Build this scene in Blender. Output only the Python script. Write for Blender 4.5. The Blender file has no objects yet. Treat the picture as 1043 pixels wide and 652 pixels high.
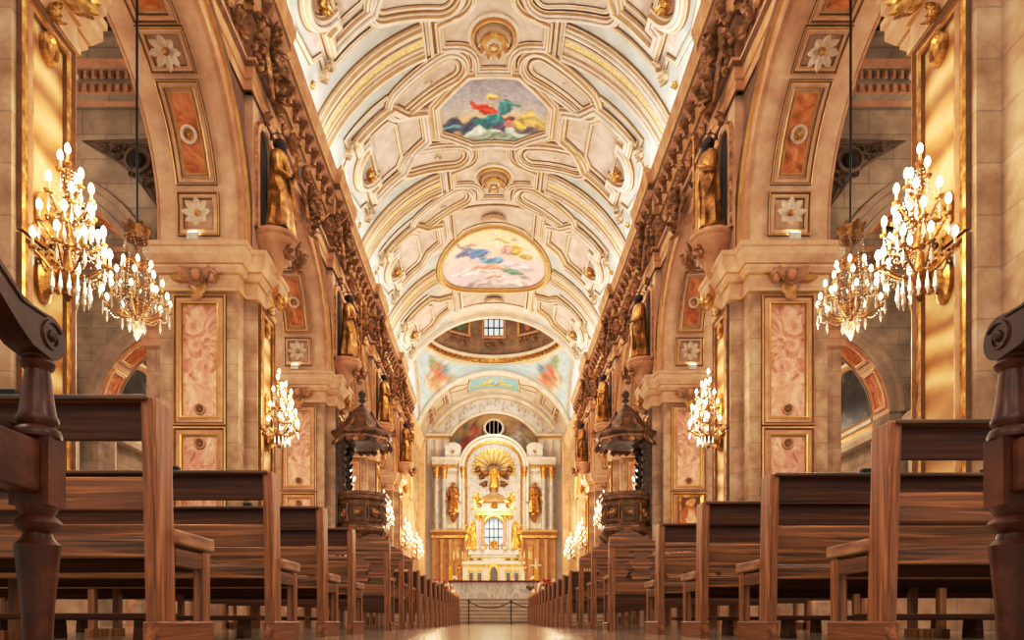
import bpy, bmesh, math, random
from mathutils import Vector, Matrix
PI=math.pi
sin,cos=math.sin,math.cos
sc=bpy.context.scene
COL=sc.collection
rnd=random.Random(7)
# ------------------------------------------------------------------ materials
def lin(c):
    return tuple(((x/255.0)/12.92 if x/255.0<=.04045 else ((x/255.0+.055)/1.055)**2.4) for x in c)
MATS={}
def mat(name,c1,c2=None,c3=None,scale=3.,stretch=(1,1,1),detail=5,dist=0.,rough=.6,metal=0.,bump=0.,brick=None,wave=None,emit=None,attr=None,p=(.32,.52,.72),spec=.5,coat=0.,bscale=None,dirt=0.,samp=True):
    m=bpy.data.materials.new(name); m.use_nodes=True
    nt=m.node_tree; N=nt.nodes; L=nt.links; N.clear()
    out=N.new('ShaderNodeOutputMaterial'); bs=N.new('ShaderNodeBsdfPrincipled'); L.new(bs.outputs[0],out.inputs[0])
    bs.inputs['Roughness'].default_value=rough; bs.inputs['Metallic'].default_value=metal
    bs.inputs['Specular IOR Level'].default_value=spec
    if coat: bs.inputs['Coat Weight'].default_value=coat; bs.inputs['Coat Roughness'].default_value=.25
    a=(*lin(c1),1)
    if emit:
        bs.inputs['Emission Color'].default_value=a; bs.inputs['Emission Strength'].default_value=emit
        if not samp: m.cycles.emission_sampling='NONE'
    tc=N.new('ShaderNodeTexCoord'); mp=N.new('ShaderNodeMapping'); mp.inputs['Scale'].default_value=stretch
    L.new(tc.outputs['Object'],mp.inputs[0])
    nz=N.new('ShaderNodeTexNoise'); nz.inputs['Scale'].default_value=scale; nz.inputs['Detail'].default_value=detail
    nz.inputs['Roughness'].default_value=.62; nz.inputs['Distortion'].default_value=dist
    L.new(mp.outputs[0],nz.inputs['Vector'])
    src=nz.outputs['Fac']
    if wave:
        w=N.new('ShaderNodeTexWave'); w.bands_direction=wave[0]; w.inputs['Scale'].default_value=wave[1]
        w.inputs['Distortion'].default_value=wave[2]; w.inputs['Detail'].default_value=3; w.inputs['Detail Scale'].default_value=wave[3]
        L.new(mp.outputs[0],w.inputs['Vector']); mxw=N.new('ShaderNodeMix'); mxw.inputs[0].default_value=.55
        L.new(nz.outputs['Fac'],mxw.inputs[2]); L.new(w.outputs['Fac'],mxw.inputs[3]); src=mxw.outputs[0]
    colr=None
    if attr:
        at=N.new('ShaderNodeAttribute'); at.attribute_name=attr
        mx=N.new('ShaderNodeMix'); mx.data_type='RGBA'; mx.blend_type='OVERLAY'; mx.inputs[0].default_value=.35
        L.new(at.outputs['Color'],mx.inputs[6]); L.new(nz.outputs['Fac'],mx.inputs[7]); colr=mx.outputs[2]
    elif c2:
        rp=N.new('ShaderNodeValToRGB'); e=rp.color_ramp.elements
        e[0].position=p[0]; e[0].color=a; e[1].position=p[2]; e[1].color=(*lin(c3 or c2),1)
        if c3:
            k=e.new(p[1]); k.color=(*lin(c2),1)
        L.new(src,rp.inputs[0]); colr=rp.outputs[0]
    if brick:
        sx=N.new('ShaderNodeSeparateXYZ'); L.new(tc.outputs['Object'],sx.inputs[0])
        ad=N.new('ShaderNodeMath'); L.new(sx.outputs[0],ad.inputs[0]); L.new(sx.outputs[1],ad.inputs[1])
        cb=N.new('ShaderNodeCombineXYZ'); L.new(ad.outputs[0],cb.inputs[0]); L.new(sx.outputs[2],cb.inputs[1])
        if brick.get('flat'): L.new(tc.outputs['Object'],cb.inputs[2]) if 0 else None
        bk=N.new('ShaderNodeTexBrick'); bk.inputs['Scale'].default_value=1
        bk.inputs['Brick Width'].default_value=brick['w']; bk.inputs['Row Height'].default_value=brick['h']
        bk.inputs['Mortar Size'].default_value=brick.get('m',.012); bk.inputs['Mortar Smooth'].default_value=.3
        v=brick.get('v',.86)
        bk.inputs['Color1'].default_value=(1,1,1,1); bk.inputs['Color2'].default_value=(v,v,v*.98,1)
        mo=brick.get('mc',.62); bk.inputs['Mortar'].default_value=(mo,mo,mo,1)
        if brick.get('flat'): bk.offset=0; L.new(tc.outputs['Object'],bk.inputs['Vector'])
        else: L.new(cb.outputs[0],bk.inputs['Vector'])
        mx=N.new('ShaderNodeMix'); mx.data_type='RGBA'; mx.blend_type='MULTIPLY'; mx.inputs[0].default_value=1
        if colr: L.new(colr,mx.inputs[6])
        else: mx.inputs[6].default_value=a
        L.new(bk.outputs['Color'],mx.inputs[7]); colr=mx.outputs[2]
    if dirt:
        # crevices and broad stains, darker
        nd=N.new('ShaderNodeTexNoise'); nd.inputs['Scale'].default_value=.9; nd.inputs['Detail'].default_value=6
        L.new(tc.outputs['Object'],nd.inputs['Vector'])
        rd=N.new('ShaderNodeValToRGB'); rd.color_ramp.elements[0].position=.3; rd.color_ramp.elements[1].position=.7
        q=1-dirt; rd.color_ramp.elements[0].color=(q,q*.93,q*.85,1); rd.color_ramp.elements[1].color=(1,1,1,1)
        L.new(nd.outputs['Fac'],rd.inputs[0])
        mx=N.new('ShaderNodeMix'); mx.data_type='RGBA'; mx.blend_type='MULTIPLY'; mx.inputs[0].default_value=1
        if colr: L.new(colr,mx.inputs[6])
        else: mx.inputs[6].default_value=a
        L.new(rd.outputs[0],mx.inputs[7]); colr=mx.outputs[2]
    if colr: L.new(colr,bs.inputs['Base Color'])
    else: bs.inputs['Base Color'].default_value=a
    if bump:
        b=N.new('ShaderNodeBump'); b.inputs['Strength'].default_value=bump; b.inputs['Distance'].default_value=.03
        nb=nz.outputs['Fac']
        if bscale:
            n2=N.new('ShaderNodeTexNoise'); n2.inputs['Scale'].default_value=bscale; n2.inputs['Detail'].default_value=4
            L.new(mp.outputs[0],n2.inputs['Vector']); nb=n2.outputs['Fac']
        L.new(nb,b.inputs['Height']); L.new(b.outputs[0],bs.inputs['Normal'])
    MATS[name]=m; return m
stone=mat('warm limestone blocks',(166,132,100),(202,172,142),(226,204,180),scale=1.6,rough=.7,bump=.25,brick=dict(w=1.35,h=.62,m=.012,mc=.7),dirt=.25,bscale=14)
grey_stone=mat('grey aisle limestone blocks',(158,140,118),(186,168,144),(202,186,164),scale=1.4,rough=.8,bump=.3,brick=dict(w=1.2,h=.6,m=.016,mc=.62),dirt=.3,bscale=12)
stucco=mat('rosy stucco',(192,146,110),(212,168,130),(228,190,154),scale=2.2,rough=.65,bump=.12,dirt=.22)
stucco_lt=mat('pale rosy stucco',(208,172,140),(226,194,164),(238,212,186),scale=2.2,rough=.6,bump=.1,dirt=.18)
wall_br=mat('tan wall plaster',(160,114,80),(184,138,100),(202,160,122),scale=1.8,rough=.7,bump=.2,dirt=.35)
spandrel=mat('brown spandrel marble',(96,66,44),(124,88,58),(150,112,78),scale=3,dist=1.5,rough=.5)
pink=mat('pink marble',(120,58,46),(210,152,126),(238,208,186),scale=1.9,stretch=(1,1,.8),detail=10,dist=2.6,rough=.35,p=(.27,.43,.68))
orange=mat('orange marble',(150,78,36),(204,130,70),(228,178,126),scale=1.7,detail=9,dist=2,rough=.4,p=(.3,.5,.7))
onyx=mat('banded onyx',(170,118,64),(212,168,108),(238,210,158),scale=1.6,stretch=(.5,.5,1.3),rough=.4,dist=1.6,wave=('Z',.32,16,1.1),p=(.2,.5,.8))
gold=mat('gold leaf',(140,94,44),(204,156,84),(244,214,150),scale=6,rough=.36,metal=.65,bump=.25)
brass=mat('aged lamp brass',(104,68,34),(166,120,66),(216,174,110),scale=8,rough=.4,metal=.7)
gold_b=mat('bright gilding',(204,144,54),(236,190,96),(250,224,150),scale=5,rough=.3,metal=.6)
goldl=mat('gilt line',(192,150,84),(216,178,112),None,scale=4,rough=.4,metal=.45)
bronze=mat('tarnished gilt carving',(84,54,32),(160,114,72),(224,180,120),scale=5,detail=6,rough=.45,metal=.25,bump=.4)
frieze_m=mat('gilt brown carving',(120,84,54),(188,144,102),(228,188,136),scale=5,detail=6,rough=.5,metal=.15,bump=.4)
dark_b=mat('dark carved wood',(38,26,18),(74,50,34),(112,78,52),scale=6,rough=.5,bump=.3)
crevice_shade=mat('umber crevice shade',(104,68,40),(140,96,60),None,scale=4,rough=.6)  # paints crevice shade into frames, archivolts and cornices
void=mat('niche shade and roundel brown',(34,24,18),(58,42,30),None,scale=3,rough=.8)
cream=mat('cream vault stucco',(216,202,186),(232,220,206),(242,232,222),scale=1.5,rough=.6,bump=.06,dirt=.12)
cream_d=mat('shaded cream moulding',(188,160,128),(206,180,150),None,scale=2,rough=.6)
greyblue=mat('grey blue vault field',(188,196,192),(206,210,204),(220,218,208),scale=1.1,rough=.65,bump=.08,dirt=.18)
rosec=mat('rosy cream vault panel',(200,182,170),(218,202,190),(230,218,206),scale=1.6,rough=.65,dirt=.14)
shade_line=mat('umber shade line',(122,96,66),(146,118,84),None,scale=3,rough=.6)  # dark strip that paints shade along the vault mouldings
goldfield=mat('gilt stencilled band',(206,170,106),(228,204,150),(238,222,184),scale=9,detail=3,rough=.5,metal=.15)
paint=mat('painted plaster',(255,255,255),scale=7,detail=6,rough=.7,attr='Col')
wood=mat('worn pew wood',(64,32,12),(140,86,40),(208,144,80),scale=3.2,stretch=(.3,8,9),detail=9,dist=.8,rough=.42,bump=.12,coat=.25)
wood_v=mat('upright pew wood',(92,48,20),(166,106,58),(220,164,110),scale=3.2,stretch=(8,8,.35),detail=9,dist=.8,rough=.42,bump=.12,coat=.25)
wood_d=mat('dark pew board',(44,20,9),(86,44,20),(130,74,38),scale=3.2,stretch=(.3,8,9),detail=9,rough=.5,bump=.1,spec=.3)
wood_y=mat('pew wood along the aisle',(78,36,14),(150,88,42),(206,142,86),scale=3.2,stretch=(8,.35,8),detail=9,dist=.8,rough=.42,bump=.12,coat=.25)
wood_l=mat('worn pale wood',(120,76,46),(184,136,98),(222,188,156),scale=3,stretch=(3,.6,3),detail=7,rough=.45,bump=.15)
chairw=mat('dark mahogany',(44,18,10),(88,42,24),(136,80,54),scale=5,stretch=(3,.8,1.2),detail=7,rough=.38,bump=.08,coat=.15,spec=.35)
pulpw=mat('dark walnut carving',(58,36,22),(110,72,44),(164,116,74),scale=4,detail=6,rough=.42,bump=.25,metal=.1)
black=mat('black iron',(30,26,24),rough=.45,metal=.5)
white_m=mat('white marble',(206,198,188),(226,220,212),(240,236,230),scale=2.5,dist=1,rough=.35)
grey_m=mat('grey veined marble',(160,154,150),(200,194,188),(226,220,214),scale=3,stretch=(1,1,.4),detail=9,dist=2,rough=.35)
floor_m=mat('polished floor stone',(150,126,100),(182,156,128),(204,182,154),scale=2.2,detail=7,rough=.14,brick=dict(w=.6,h=.6,m=.006,mc=.55,v=.82,flat=1))
redc=mat('dark red cloth',(112,40,34),(140,60,50),None,scale=20,rough=.9)
bulb_m=mat('lit bulb',(255,240,212),emit=7,samp=False)
flood_m=mat('lit flood lamp',(255,246,230),emit=9,samp=False)
candle_m=mat('ivory candle sleeve',(226,204,160),rough=.5)
cryst=mat('cut crystal',(244,236,222),rough=.08,metal=.55)
yellow=mat('yellow wax candle',(236,186,40),rough=.4)
glow_blue=mat('lit leaded glass',(196,212,220),rough=.3,emit=.75)
lit_wall_glow=mat('pale lit wall glow',(196,206,212),(226,230,228),None,scale=2,rough=.3,emit=.6)  # weak glow painting the brightness of a lit wall
leather=mat('dark seat leather',(58,30,22),(80,44,32),None,scale=12,rough=.5,bump=.2)
rope=mat('dark barrier rope',(70,52,44),rough=.8)
# ------------------------------------------------------------------ mesh collector
class MB:
    def __init__(s): s.v=[]; s.f=[]; s.m=[]; s.M=None; s.mi=0; s.col=None
    def p(s,x,y,z):
        if s.M is not None:
            q=s.M@Vector((x,y,z)); s.v.append((q.x,q.y,q.z))
        else: s.v.append((x,y,z))
        return len(s.v)-1
    def face(s,ix,m=None): s.f.append(tuple(ix)); s.m.append(s.mi if m is None else m)
    def rings(s,R,cu=True,cv=False,cap0=False,cap1=False,mats=None,m=None):
        # R: list of rings of points; cu: each ring closed
        ids=[[s.p(*q) for q in r] for r in R]
        n=len(ids[0]); k=len(ids)
        for i in range(k if cv else k-1):
            a,b=ids[i],ids[(i+1)%k]
            for j in range(n if cu else n-1):
                j2=(j+1)%n
                s.face((a[j],a[j2],b[j2],b[j]),(mats[j] if mats else m))
        if cap0: s.face(ids[0][::-1],m)
        if cap1: s.face(ids[-1],m)
        return ids
    def box(s,x0,x1,y0,y1,z0,z1,m=None,tap=0,ty=0):
        # tap: shrink of top in x; ty: shift of top in y
        a=[s.p(x0,y0,z0),s.p(x1,y0,z0),s.p(x1,y1,z0),s.p(x0,y1,z0),s.p(x0+tap,y0+ty,z1),s.p(x1-tap,y0+ty,z1),s.p(x1-tap,y1+ty,z1),s.p(x0+tap,y1+ty,z1)]
        for q in ((0,3,2,1),(4,5,6,7),(0,1,5,4),(1,2,6,5),(2,3,7,6),(3,0,4,7)): s.face([a[i] for i in q],m)
    def tube(s,P,r,seg=6,m=None,cap=True):
        P=[Vector(q) for q in P]; n=len(P); R=[]
        rs=r if isinstance(r,(list,tuple)) else [r]*n
        t0=(P[1]-P[0]).normalized(); up=Vector((0,0,1)) if abs(t0.z)<.9 else Vector((1,0,0))
        a=t0.cross(up).normalized()
        for i in range(n):
            t=(P[min(i+1,n-1)]-P[max(i-1,0)]).normalized()
            a=(a-t*a.dot(t))
            a=a.normalized() if a.length>1e-6 else t.orthogonal().normalized()
            b=t.cross(a)
            R.append([tuple(P[i]+(a*cos(2*PI*k/seg)+b*sin(2*PI*k/seg))*rs[i]) for k in range(seg)])
        s.rings(R,cap0=cap,cap1=cap,m=m)
    def lathe(s,prof,c=(0,0,0),seg=12,m=None,sx=1,sy=1,a0=0,fl=0,nf=8,arc=None,cap=True):
        R=[]
        for r,z in prof:
            ring=[]
            for k in range(seg+(1 if arc else 0)):
                a=a0+(arc or 2*PI)*k/seg; rr=r*(1+fl*cos(nf*a))
                ring.append((c[0]+rr*cos(a)*sx,c[1]+rr*sin(a)*sy,c[2]+z))
            R.append(ring)
        s.rings(R,cu=not arc,cap0=cap and not arc,cap1=cap and not arc,m=m)
    def ball(s,c,r,seg=8,rg=6,m=None,sx=1,sy=1,sz=1):
        s.lathe([(max(1e-4,r*sin(PI*i/rg)),-r*sz*cos(PI*i/rg)) for i in range(rg+1)],c,seg,m,sx,sy)
    def leaf(s,o,d,n,L,W,curl=.6,m=None,k=5,cup=.25):
        o=Vector(o); d=Vector(d).normalized(); n=Vector(n); n=(n-d*n.dot(d)).normalized(); w=d.cross(n)
        R=[]
        for i in range(k+1):
            t=i/k; ang=curl*t*1.6; kk=curl*1.6
            q=o+d*(L*sin(ang)/kk)+n*(L*(1-cos(ang))/kk)
            wd=W*(.35+1.25*t*(1-t)*2.6)*(1 if t<.97 else .25)*.6
            tt=(d*cos(ang)+n*sin(ang)); nn=(n*cos(ang)-d*sin(ang))
            R.append([tuple(q-w*wd+nn*(cup*wd)),tuple(q-nn*.25*wd),tuple(q+w*wd+nn*(cup*wd))])
        s.rings(R,cu=False,m=m)
    def prism(s,poly,z0,z1,m=None,fm=None):
        # extrude polygon (2D) between two heights through map fm(u,v,h)
        f=fm or (lambda u,v,h:(u,v,h))
        a=[s.p(*f(u,v,z0)) for u,v in poly]; b=[s.p(*f(u,v,z1)) for u,v in poly]; n=len(a)
        for i in range(n): s.face((a[i],a[(i+1)%n],b[(i+1)%n],b[i]),m)
        s.face(a[::-1],m); s.face(b,m)
    def sweep(s,path,prof,fm=None,closed=True,mats=None,step=9.,cap=False,m=None):
        f=fm or (lambda u,v,h:(u,v,h))
        q=[]; n=len(path)
        for i in range(n if closed else n-1):
            a,b=path[i],path[(i+1)%n]; d=math.hypot(b[0]-a[0],b[1]-a[1]); k=max(1,int(math.ceil(d/step)))
            q+=[(a[0]+(b[0]-a[0])*j/k,a[1]+(b[1]-a[1])*j/k) for j in range(k)]
        if not closed: q.append(path[-1])
        n=len(q); R=[]
        for i in range(n):
            def tn(i0,i1):
                a,b=q[i0%n],q[i1%n]; d=math.hypot(b[0]-a[0],b[1]-a[1]) or 1
                return ((b[0]-a[0])/d,(b[1]-a[1])/d)
            t1=tn(i-1,i) if (closed or i>0) else tn(i,i+1)
            t2=tn(i,i+1) if (closed or i<n-1) else t1
            n1=(t1[1],-t1[0]); n2=(t2[1],-t2[0]); nx,ny=n1[0]+n2[0],n1[1]+n2[1]
            den=nx*n1[0]+ny*n1[1]
            if abs(den)<.35: den=.35
            nx/=den; ny/=den
            R.append([f(q[i][0]+nx*o,q[i][1]+ny*o,h) for o,h in prof])
        s.rings(R,cu=False,cv=closed,mats=mats,cap0=cap,cap1=cap,m=m)
    def fill(s,poly,fm,h=0,k=6,painter=None,step=.3,m=None,ctr=None):
        # star-shaped fill about its centre
        n=len(poly); q=[]
        for i in range(n):
            a,b=poly[i],poly[(i+1)%n]; kk=max(1,int(math.ceil(math.hypot(b[0]-a[0],b[1]-a[1])/step)))
            q+=[(a[0]+(b[0]-a[0])*j/kk,a[1]+(b[1]-a[1])*j/kk) for j in range(kk)]
        cx,cy=ctr or (sum(x for x,_ in q)/len(q),sum(y for _,y in q)/len(q))
        if painter and s.col is None: s.col={}
        R=[]
        for i in range(k+1):
            t=max(i/k,.001); R.append([(cx+(x-cx)*t,cy+(y-cy)*t) for x,y in q])
        base=len(s.v)
        s.rings([[fm(u,v,h) for u,v in r] for r in R],m=m)
        if painter:
            j=base
            for r in R:
                for u,v in r: s.col[j]=painter(u,v); j+=1
    def grid(s,us,vs,fm,h=0,painter=None,mf=None):
        base=len(s.v); n=len(vs)
        for u in us:
            for v in vs:
                j=s.p(*fm(u,v,h))
                if painter:
                    if s.col is None: s.col={}
                    s.col[j]=painter(u,v)
        for i in range(len(us)-1):
            for j in range(n-1):
                a=base+i*n+j
                s.face((a,a+1,a+n+1,a+n),mf((us[i]+us[i+1])/2,(vs[j]+vs[j+1])/2) if mf else None)
    def build(s,name,mats,parent=None,smooth=False,bevel=0,loc=None,sub=0):
        me=bpy.data.meshes.new(name); me.from_pydata(s.v,[],s.f)
        if not isinstance(mats,(list,tuple)): mats=[mats]
        for m in mats: me.materials.append(m)
        for i,p in enumerate(me.polygons): p.material_index=min(s.m[i],len(mats)-1); p.use_smooth=smooth is True
        bm=bmesh.new(); bm.from_mesh(me); bmesh.ops.recalc_face_normals(bm,faces=bm.faces); bm.to_mesh(me); bm.free()
        if s.col is not None:
            at=me.color_attributes.new('Col','FLOAT_COLOR','POINT')
            for i in range(len(s.v)): at.data[i].color=(*s.col.get(i,(1,1,1)),1)
        if smooth=='auto':
            for p in me.polygons: p.use_smooth=True
            try: me.set_sharp_from_angle(angle=math.radians(38))
            except Exception: pass
        o=bpy.data.objects.new(name,me); COL.objects.link(o)
        if parent: o.parent=parent
        if loc: o.location=loc
        if bevel:
            b=o.modifiers.new('b','BEVEL'); b.width=bevel; b.segments=2; b.limit_method='ANGLE'; b.angle_limit=.6
            b.harden_normals=False
        if sub:
            b=o.modifiers.new('s','SUBSURF'); b.levels=sub; b.render_levels=sub
        return o
def thing(name,label,cat,loc=(0,0,0),rz=0,group=None,scale=None):
    o=bpy.data.objects.new(name,None); COL.objects.link(o); o.location=loc; o.rotation_euler=(0,0,rz); o.empty_display_size=.2
    if scale: o.scale=scale
    return tag(o,label,cat,group)
def tag(o,label,cat,group=None):
    o['label']=label; o['category']=cat
    if group: o['group']=group
    return o
def struct(o): o['kind']='structure'; return o
def sroot(name,loc=(0,0,0),scale=None):
    o=bpy.data.objects.new(name,None); COL.objects.link(o); o.location=loc
    if scale: o.scale=scale
    return struct(o)
def dup(o,loc=None,rz=None,label=None,scale=None,parent=None,cat=None):
    c=o.copy(); COL.objects.link(c)
    if parent is not None: c.parent=parent
    if loc is not None: c.location=loc
    if rz is not None: c.rotation_euler=(0,0,rz)
    if scale is not None: c.scale=scale
    if label: c['label']=label
    for ch in list(o.children): dup(ch,parent=c)
    return c
def frame(o,u,v):
    u=Vector(u).normalized(); v=Vector(v).normalized(); n=u.cross(v)
    return Matrix(((u.x,v.x,n.x,o[0]),(u.y,v.y,n.y,o[1]),(u.z,v.z,n.z,o[2]),(0,0,0,1)))
def arc(cx,cy,r,a0,a1,n): return [(cx+r*cos(math.radians(a0+(a1-a0)*i/n)),cy+r*sin(math.radians(a0+(a1-a0)*i/n))) for i in range(n+1)]
def rect(u0,u1,v0,v1): return [(u0,v0),(u1,v0),(u1,v1),(u0,v1)]
# carved ornaments, drawn in a local frame: x right, y up, z out of the wall
def rosette(b,r=.3,n=8,m=0,m2=1,h=.12):
    for i in range(n):
        a=2*PI*i/n; b.leaf((cos(a)*r*.15,sin(a)*r*.15,h*.3),(cos(a),sin(a),.15),(0,0,1),r*.95,r*.34,.35,m,4)
    b.ball((0,0,h*.6),r*.22,8,5,m2)
def cherub(b,w=.5,m=0):
    b.ball((0,0,w*.3),w*.2,10,8,m,sz=1.0); b.ball((0,w*.12,w*.27),w*.2,8,6,m)
    b.ball((0,-.03*w,w*.5),w*.04,6,4,m)
    for sx in (-1,1):
        b.ball((sx*w*.08,-.02*w,w*.45),w*.035,6,4,m); b.ball((sx*w*.1,w*.1,w*.4),w*.09,6,4,m)
        for k in range(4):
            a=.5-k*.42; b.leaf((sx*w*.16,0,w*.15),(sx*cos(a),sin(a),.25),(0,0,1),w*(.75-.09*k),w*.22,.5,m,4)
    for k in range(5):
        a=-PI/2+(k-2)*.5; b.leaf((0,-w*.12,w*.15),(cos(a),sin(a),.2),(0,0,1),w*.55,w*.2,.7,m,4)
def acanthus(b,w=.5,m=0,seed=1,n=9):
    r=random.Random(seed)
    for i in range(n):
        a=2*PI*i/n+r.uniform(-.2,.2); L=w*r.uniform(.45,.8)
        b.leaf((cos(a)*w*.08,sin(a)*w*.08,.02),(cos(a),sin(a),.35),(0,0,1),L,w*.24,r.uniform(.4,1.1),m,4)
    for i in range(3): b.ball((r.uniform(-.2,.2)*w,r.uniform(-.2,.2)*w,w*.16),w*.13,7,5,m)
def scrollwork(b,L=.8,m=0,th=.02,turn=1.6,flip=1):
    pts=[]
    for i in range(24):
        t=i/23; a=PI*turn*t; r=L*.32*(1-t*.8)
        pts.append((L*.5+r*cos(PI-a*1.0)-0*t, flip*(r*sin(PI-a)+.0),th))
    b.tube([(0,-flip*L*.1,th)]+pts,[th*1.3]+[th*(1.3-.5*i/23) for i in range(24)],5,m)
    b.ball((L*.5,0,th),th*2.4,6,4,m)
    for k in (4,9,14):
        q=Vector(pts[k]); d=(q-Vector((L*.5,0,th))).normalized(); b.leaf(q,d+Vector((0,0,.3)),(0,0,1),L*.2,L*.09,.8,m,3)
# ------------------------------------------------------------------ camera and setting
H0=.115
cd=bpy.data.cameras.new('camera'); cam=bpy.data.objects.new('camera',cd); COL.objects.link(cam)
cam.location=(0,0,H0); cam.rotation_euler=(PI/2,0,0); cd.sensor_width=36; cd.lens=695/1043*36
cd.shift_x=(521.5-503)/1043; cd.shift_y=(633-326)/1043; cd.clip_start=.02; cd.clip_end=300
sc.camera=cam
PB=8.2; YC=[8.75]+[9.0+PB*i for i in range(1,6)]            # pier centres along the nave
XN=6.05; XB=7.9
def SX(s): return Matrix.Scale(s,4,(1,0,0))
b=MB(); b.grid([-16+2*i for i in range(17)],[-6+2*i for i in range(42)],lambda u,v,h:(u,v,0)); struct(b.build('floor',floor_m))
ZS=8.95
def archpath(y0,y1,zs,st,n=28):
    r=(y1-y0)/2; c=(y0+y1)/2
    return [(y0,zs),(y0,zs+st*.5)]+[(c-r*cos(PI*i/n),zs+st+r*sin(PI*i/n)) for i in range(n+1)]+[(y1,zs+st*.5),(y1,zs)]
ARCH_P=[(.02,0),(.02,.1),(-.1,.12),(-.12,.07),(-.14,.07),(-.34,.09),(-.36,.17),(-.5,.19),(-.53,.1),(-.62,.08),(-.64,0)]
ARCH_M=[0,0,1,2,0,1,2,0,1,2]
ENT=[[(6.05,7.95)],]
def entpath(x,dx,w):
    q=[(x,7.95)]
    for yc in YC:
        q+=[(x,yc-w),(x-dx,yc-w),(x-dx,yc+w),(x,yc+w)]
    q=[p for p in q if p[1]<49.0]+[(x,49.1)]
    return [p for i,p in enumerate(q) if i==0 or p!=q[i-1]]
FR=[(-.07,0),(-.07,.05),(-.045,.06),(-.02,.035),(.02,.035),(.045,.06),(.07,.05),(.07,0)]  # panel frame
FRM=[2,1,0,0,2,1,2]
def nave_wall(s):
    nm='wall_left' if s<0 else 'wall_right'
    b=MB(); b.M=SX(s); top=16.3
    for i,yc in enumerate(YC):
        y0=yc-1.05; y1=yc+1.05 if i<5 else yc-.4
        for X in (XN,XB): b.face([b.p(X,y0,ZS),b.p(X,y1,ZS),b.p(X,y1,top),b.p(X,y0,top)],0)
        b.box(XN-.2,XN,yc-.62,min(yc+.62,49.3),ZS,12.9,1)
        if i==5: break
        P=archpath(yc+1.05,YC[i+1]-1.05,ZS,.6)
        for X in (XN,XB):
            for (a,za),(c,zc_) in zip(P,P[1:]):
                if c-a>1e-5: b.face([b.p(X,a,za),b.p(X,c,zc_),b.p(X,c,top),b.p(X,a,top)],0)
        b.rings([[(XN,y,z),(XB,y,z)] for y,z in P],cu=False,m=1)
    root=struct(b.build(nm,[wall_br,stucco_lt]))
    fm=lambda u,v,h:(XN-h,u,v)
    fsof=lambda P:None
    for i,yc in enumerate(YC[:5]):
        P=archpath(yc+1.05,YC[i+1]-1.05,ZS,.6)
        b=MB(); b.M=SX(s); b.sweep(P,ARCH_P,fm,False,ARCH_M); 
        # aisle side archivolt
        b.sweep(P,[(.01,0),(.01,.06),(-.3,.08),(-.34,.02),(-.5,.02),(-.5,0)],lambda u,v,h:(XB+h,u,v),False,[0,0,1,0,0])
        b.build('archivolt',[stucco,goldl,crevice_shade],root)
        # brown marble spandrels
        b=MB(); b.M=SX(s); c=(yc+YC[i+1])/2; zc_=ZS+.6; hb=c-yc; r=hb-1.05
        for sg in (-1,1):
            R=[]
            for k in range(13):
                a=math.radians(22+(84-22)*k/12); di=r+.86
                hy=(hb-.8)/max(cos(a),1e-3); hz=(12.75-zc_)/max(sin(a),1e-3); do=min(hy,hz)
                di=min(di,do-.02)
                R.append([(XN-.03,c+sg*di*cos(a),zc_+di*sin(a)),(XN-.03,c+sg*do*cos(a),zc_+do*sin(a))])
            b.rings(R,cu=False)
        b.build('spandrel_panel',spandrel,root)
        # coffers of the soffit: arc length runs along u, width along v
        L0=.6; LT=2*L0+PI*r
        def fs(u,v,h,yc=yc,r=r,L0=L0,LT=LT,c=c):
            w=XN+.92+v
            if u<L0: return (w,yc+1.05+h,ZS+u)
            if u>LT-L0: return (w,c+r-h,ZS+LT-u)
            a=(u-L0)/r; return (w,c-(r-h)*cos(a),ZS+.6+(r-h)*sin(a))
        b=MB(); b.M=SX(s); g=MB(); g.M=SX(s)
        for a0,a1,kind in ((.35,1.2,0),(1.5,3.35,1),(3.6,4.3,0),(4.5,LT-4.5,1),(LT-4.3,LT-3.6,0),(LT-3.35,LT-1.5,1),(LT-1.2,LT-.35,0)):
            w=.42 if kind==0 else .4
            b.sweep(rect(a0,a1,-w,w),[(o*1.1,h*1.3) for o,h in FR],fs,True,FRM,step=.3)
            if kind:
                g.mi=0; n=max(2,int((a1-a0)/.3)); g.grid([a0+.16+(a1-a0-.32)*k/n for k in range(n+1)],[-w+.16,w-.16],fs,.02)
                b.sweep(rect(a0+.15,a1-.15,-w+.15,w-.15),[(-.02,0),(-.02,.03),(.02,.03),(.02,0)],fs,True,[1,1,1],step=.3)
            mu=(a0+a1)/2; o=Vector(fs(mu,0,.03)); du=Vector(fs(mu+.05,0,.03))-Vector(fs(mu-.05,0,.03))
            g.M=SX(s)@frame(o,du,Vector((1,0,0)))
            if kind==0: rosette(g,.34,8,1,2,.14)
            else:
                g.lathe([(.19,0),(.19,.05),(.15,.07),(.12,.03)],(0,0,0),16,1,cap=False); g.lathe([(.12,.03),(.001,.03)],(0,0,0),12,2,cap=False); rosette(g,.09,6,2,1,.06)
            g.M=SX(s)
        b.build('coffer_frame',[stucco_lt,goldl,crevice_shade],root); g.build('coffer_panel',[orange,cream,gold],root)
    # entablature
    for nme,prof,mt in (('architrave',[(0,12.85),(-.06,12.85),(-.06,13.08),(-.1,13.1),(-.1,13.34),(-.12,13.36),(-.2,13.44),(-.2,13.52),(0,13.54)],[2,0,1,0,1,2,0,0]),
                        ('cornice',[(0,14.7),(-.1,14.74),(-.12,14.9),(-.14,15.34),(-.2,15.4),(-.38,15.44),(-.38,15.66),(-.42,15.7),(-.5,15.98),(-.5,16.12),(0,16.16),(1.3,16.2)],[2,1,0,2,0,2,1,0,0,0,0])):
        b=MB(); b.M=SX(s); b.sweep(entpath(6.05,.2,.8),prof,None,False,mt,cap=False); b.build(nme,[stucco,goldl,crevice_shade],root)
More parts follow.
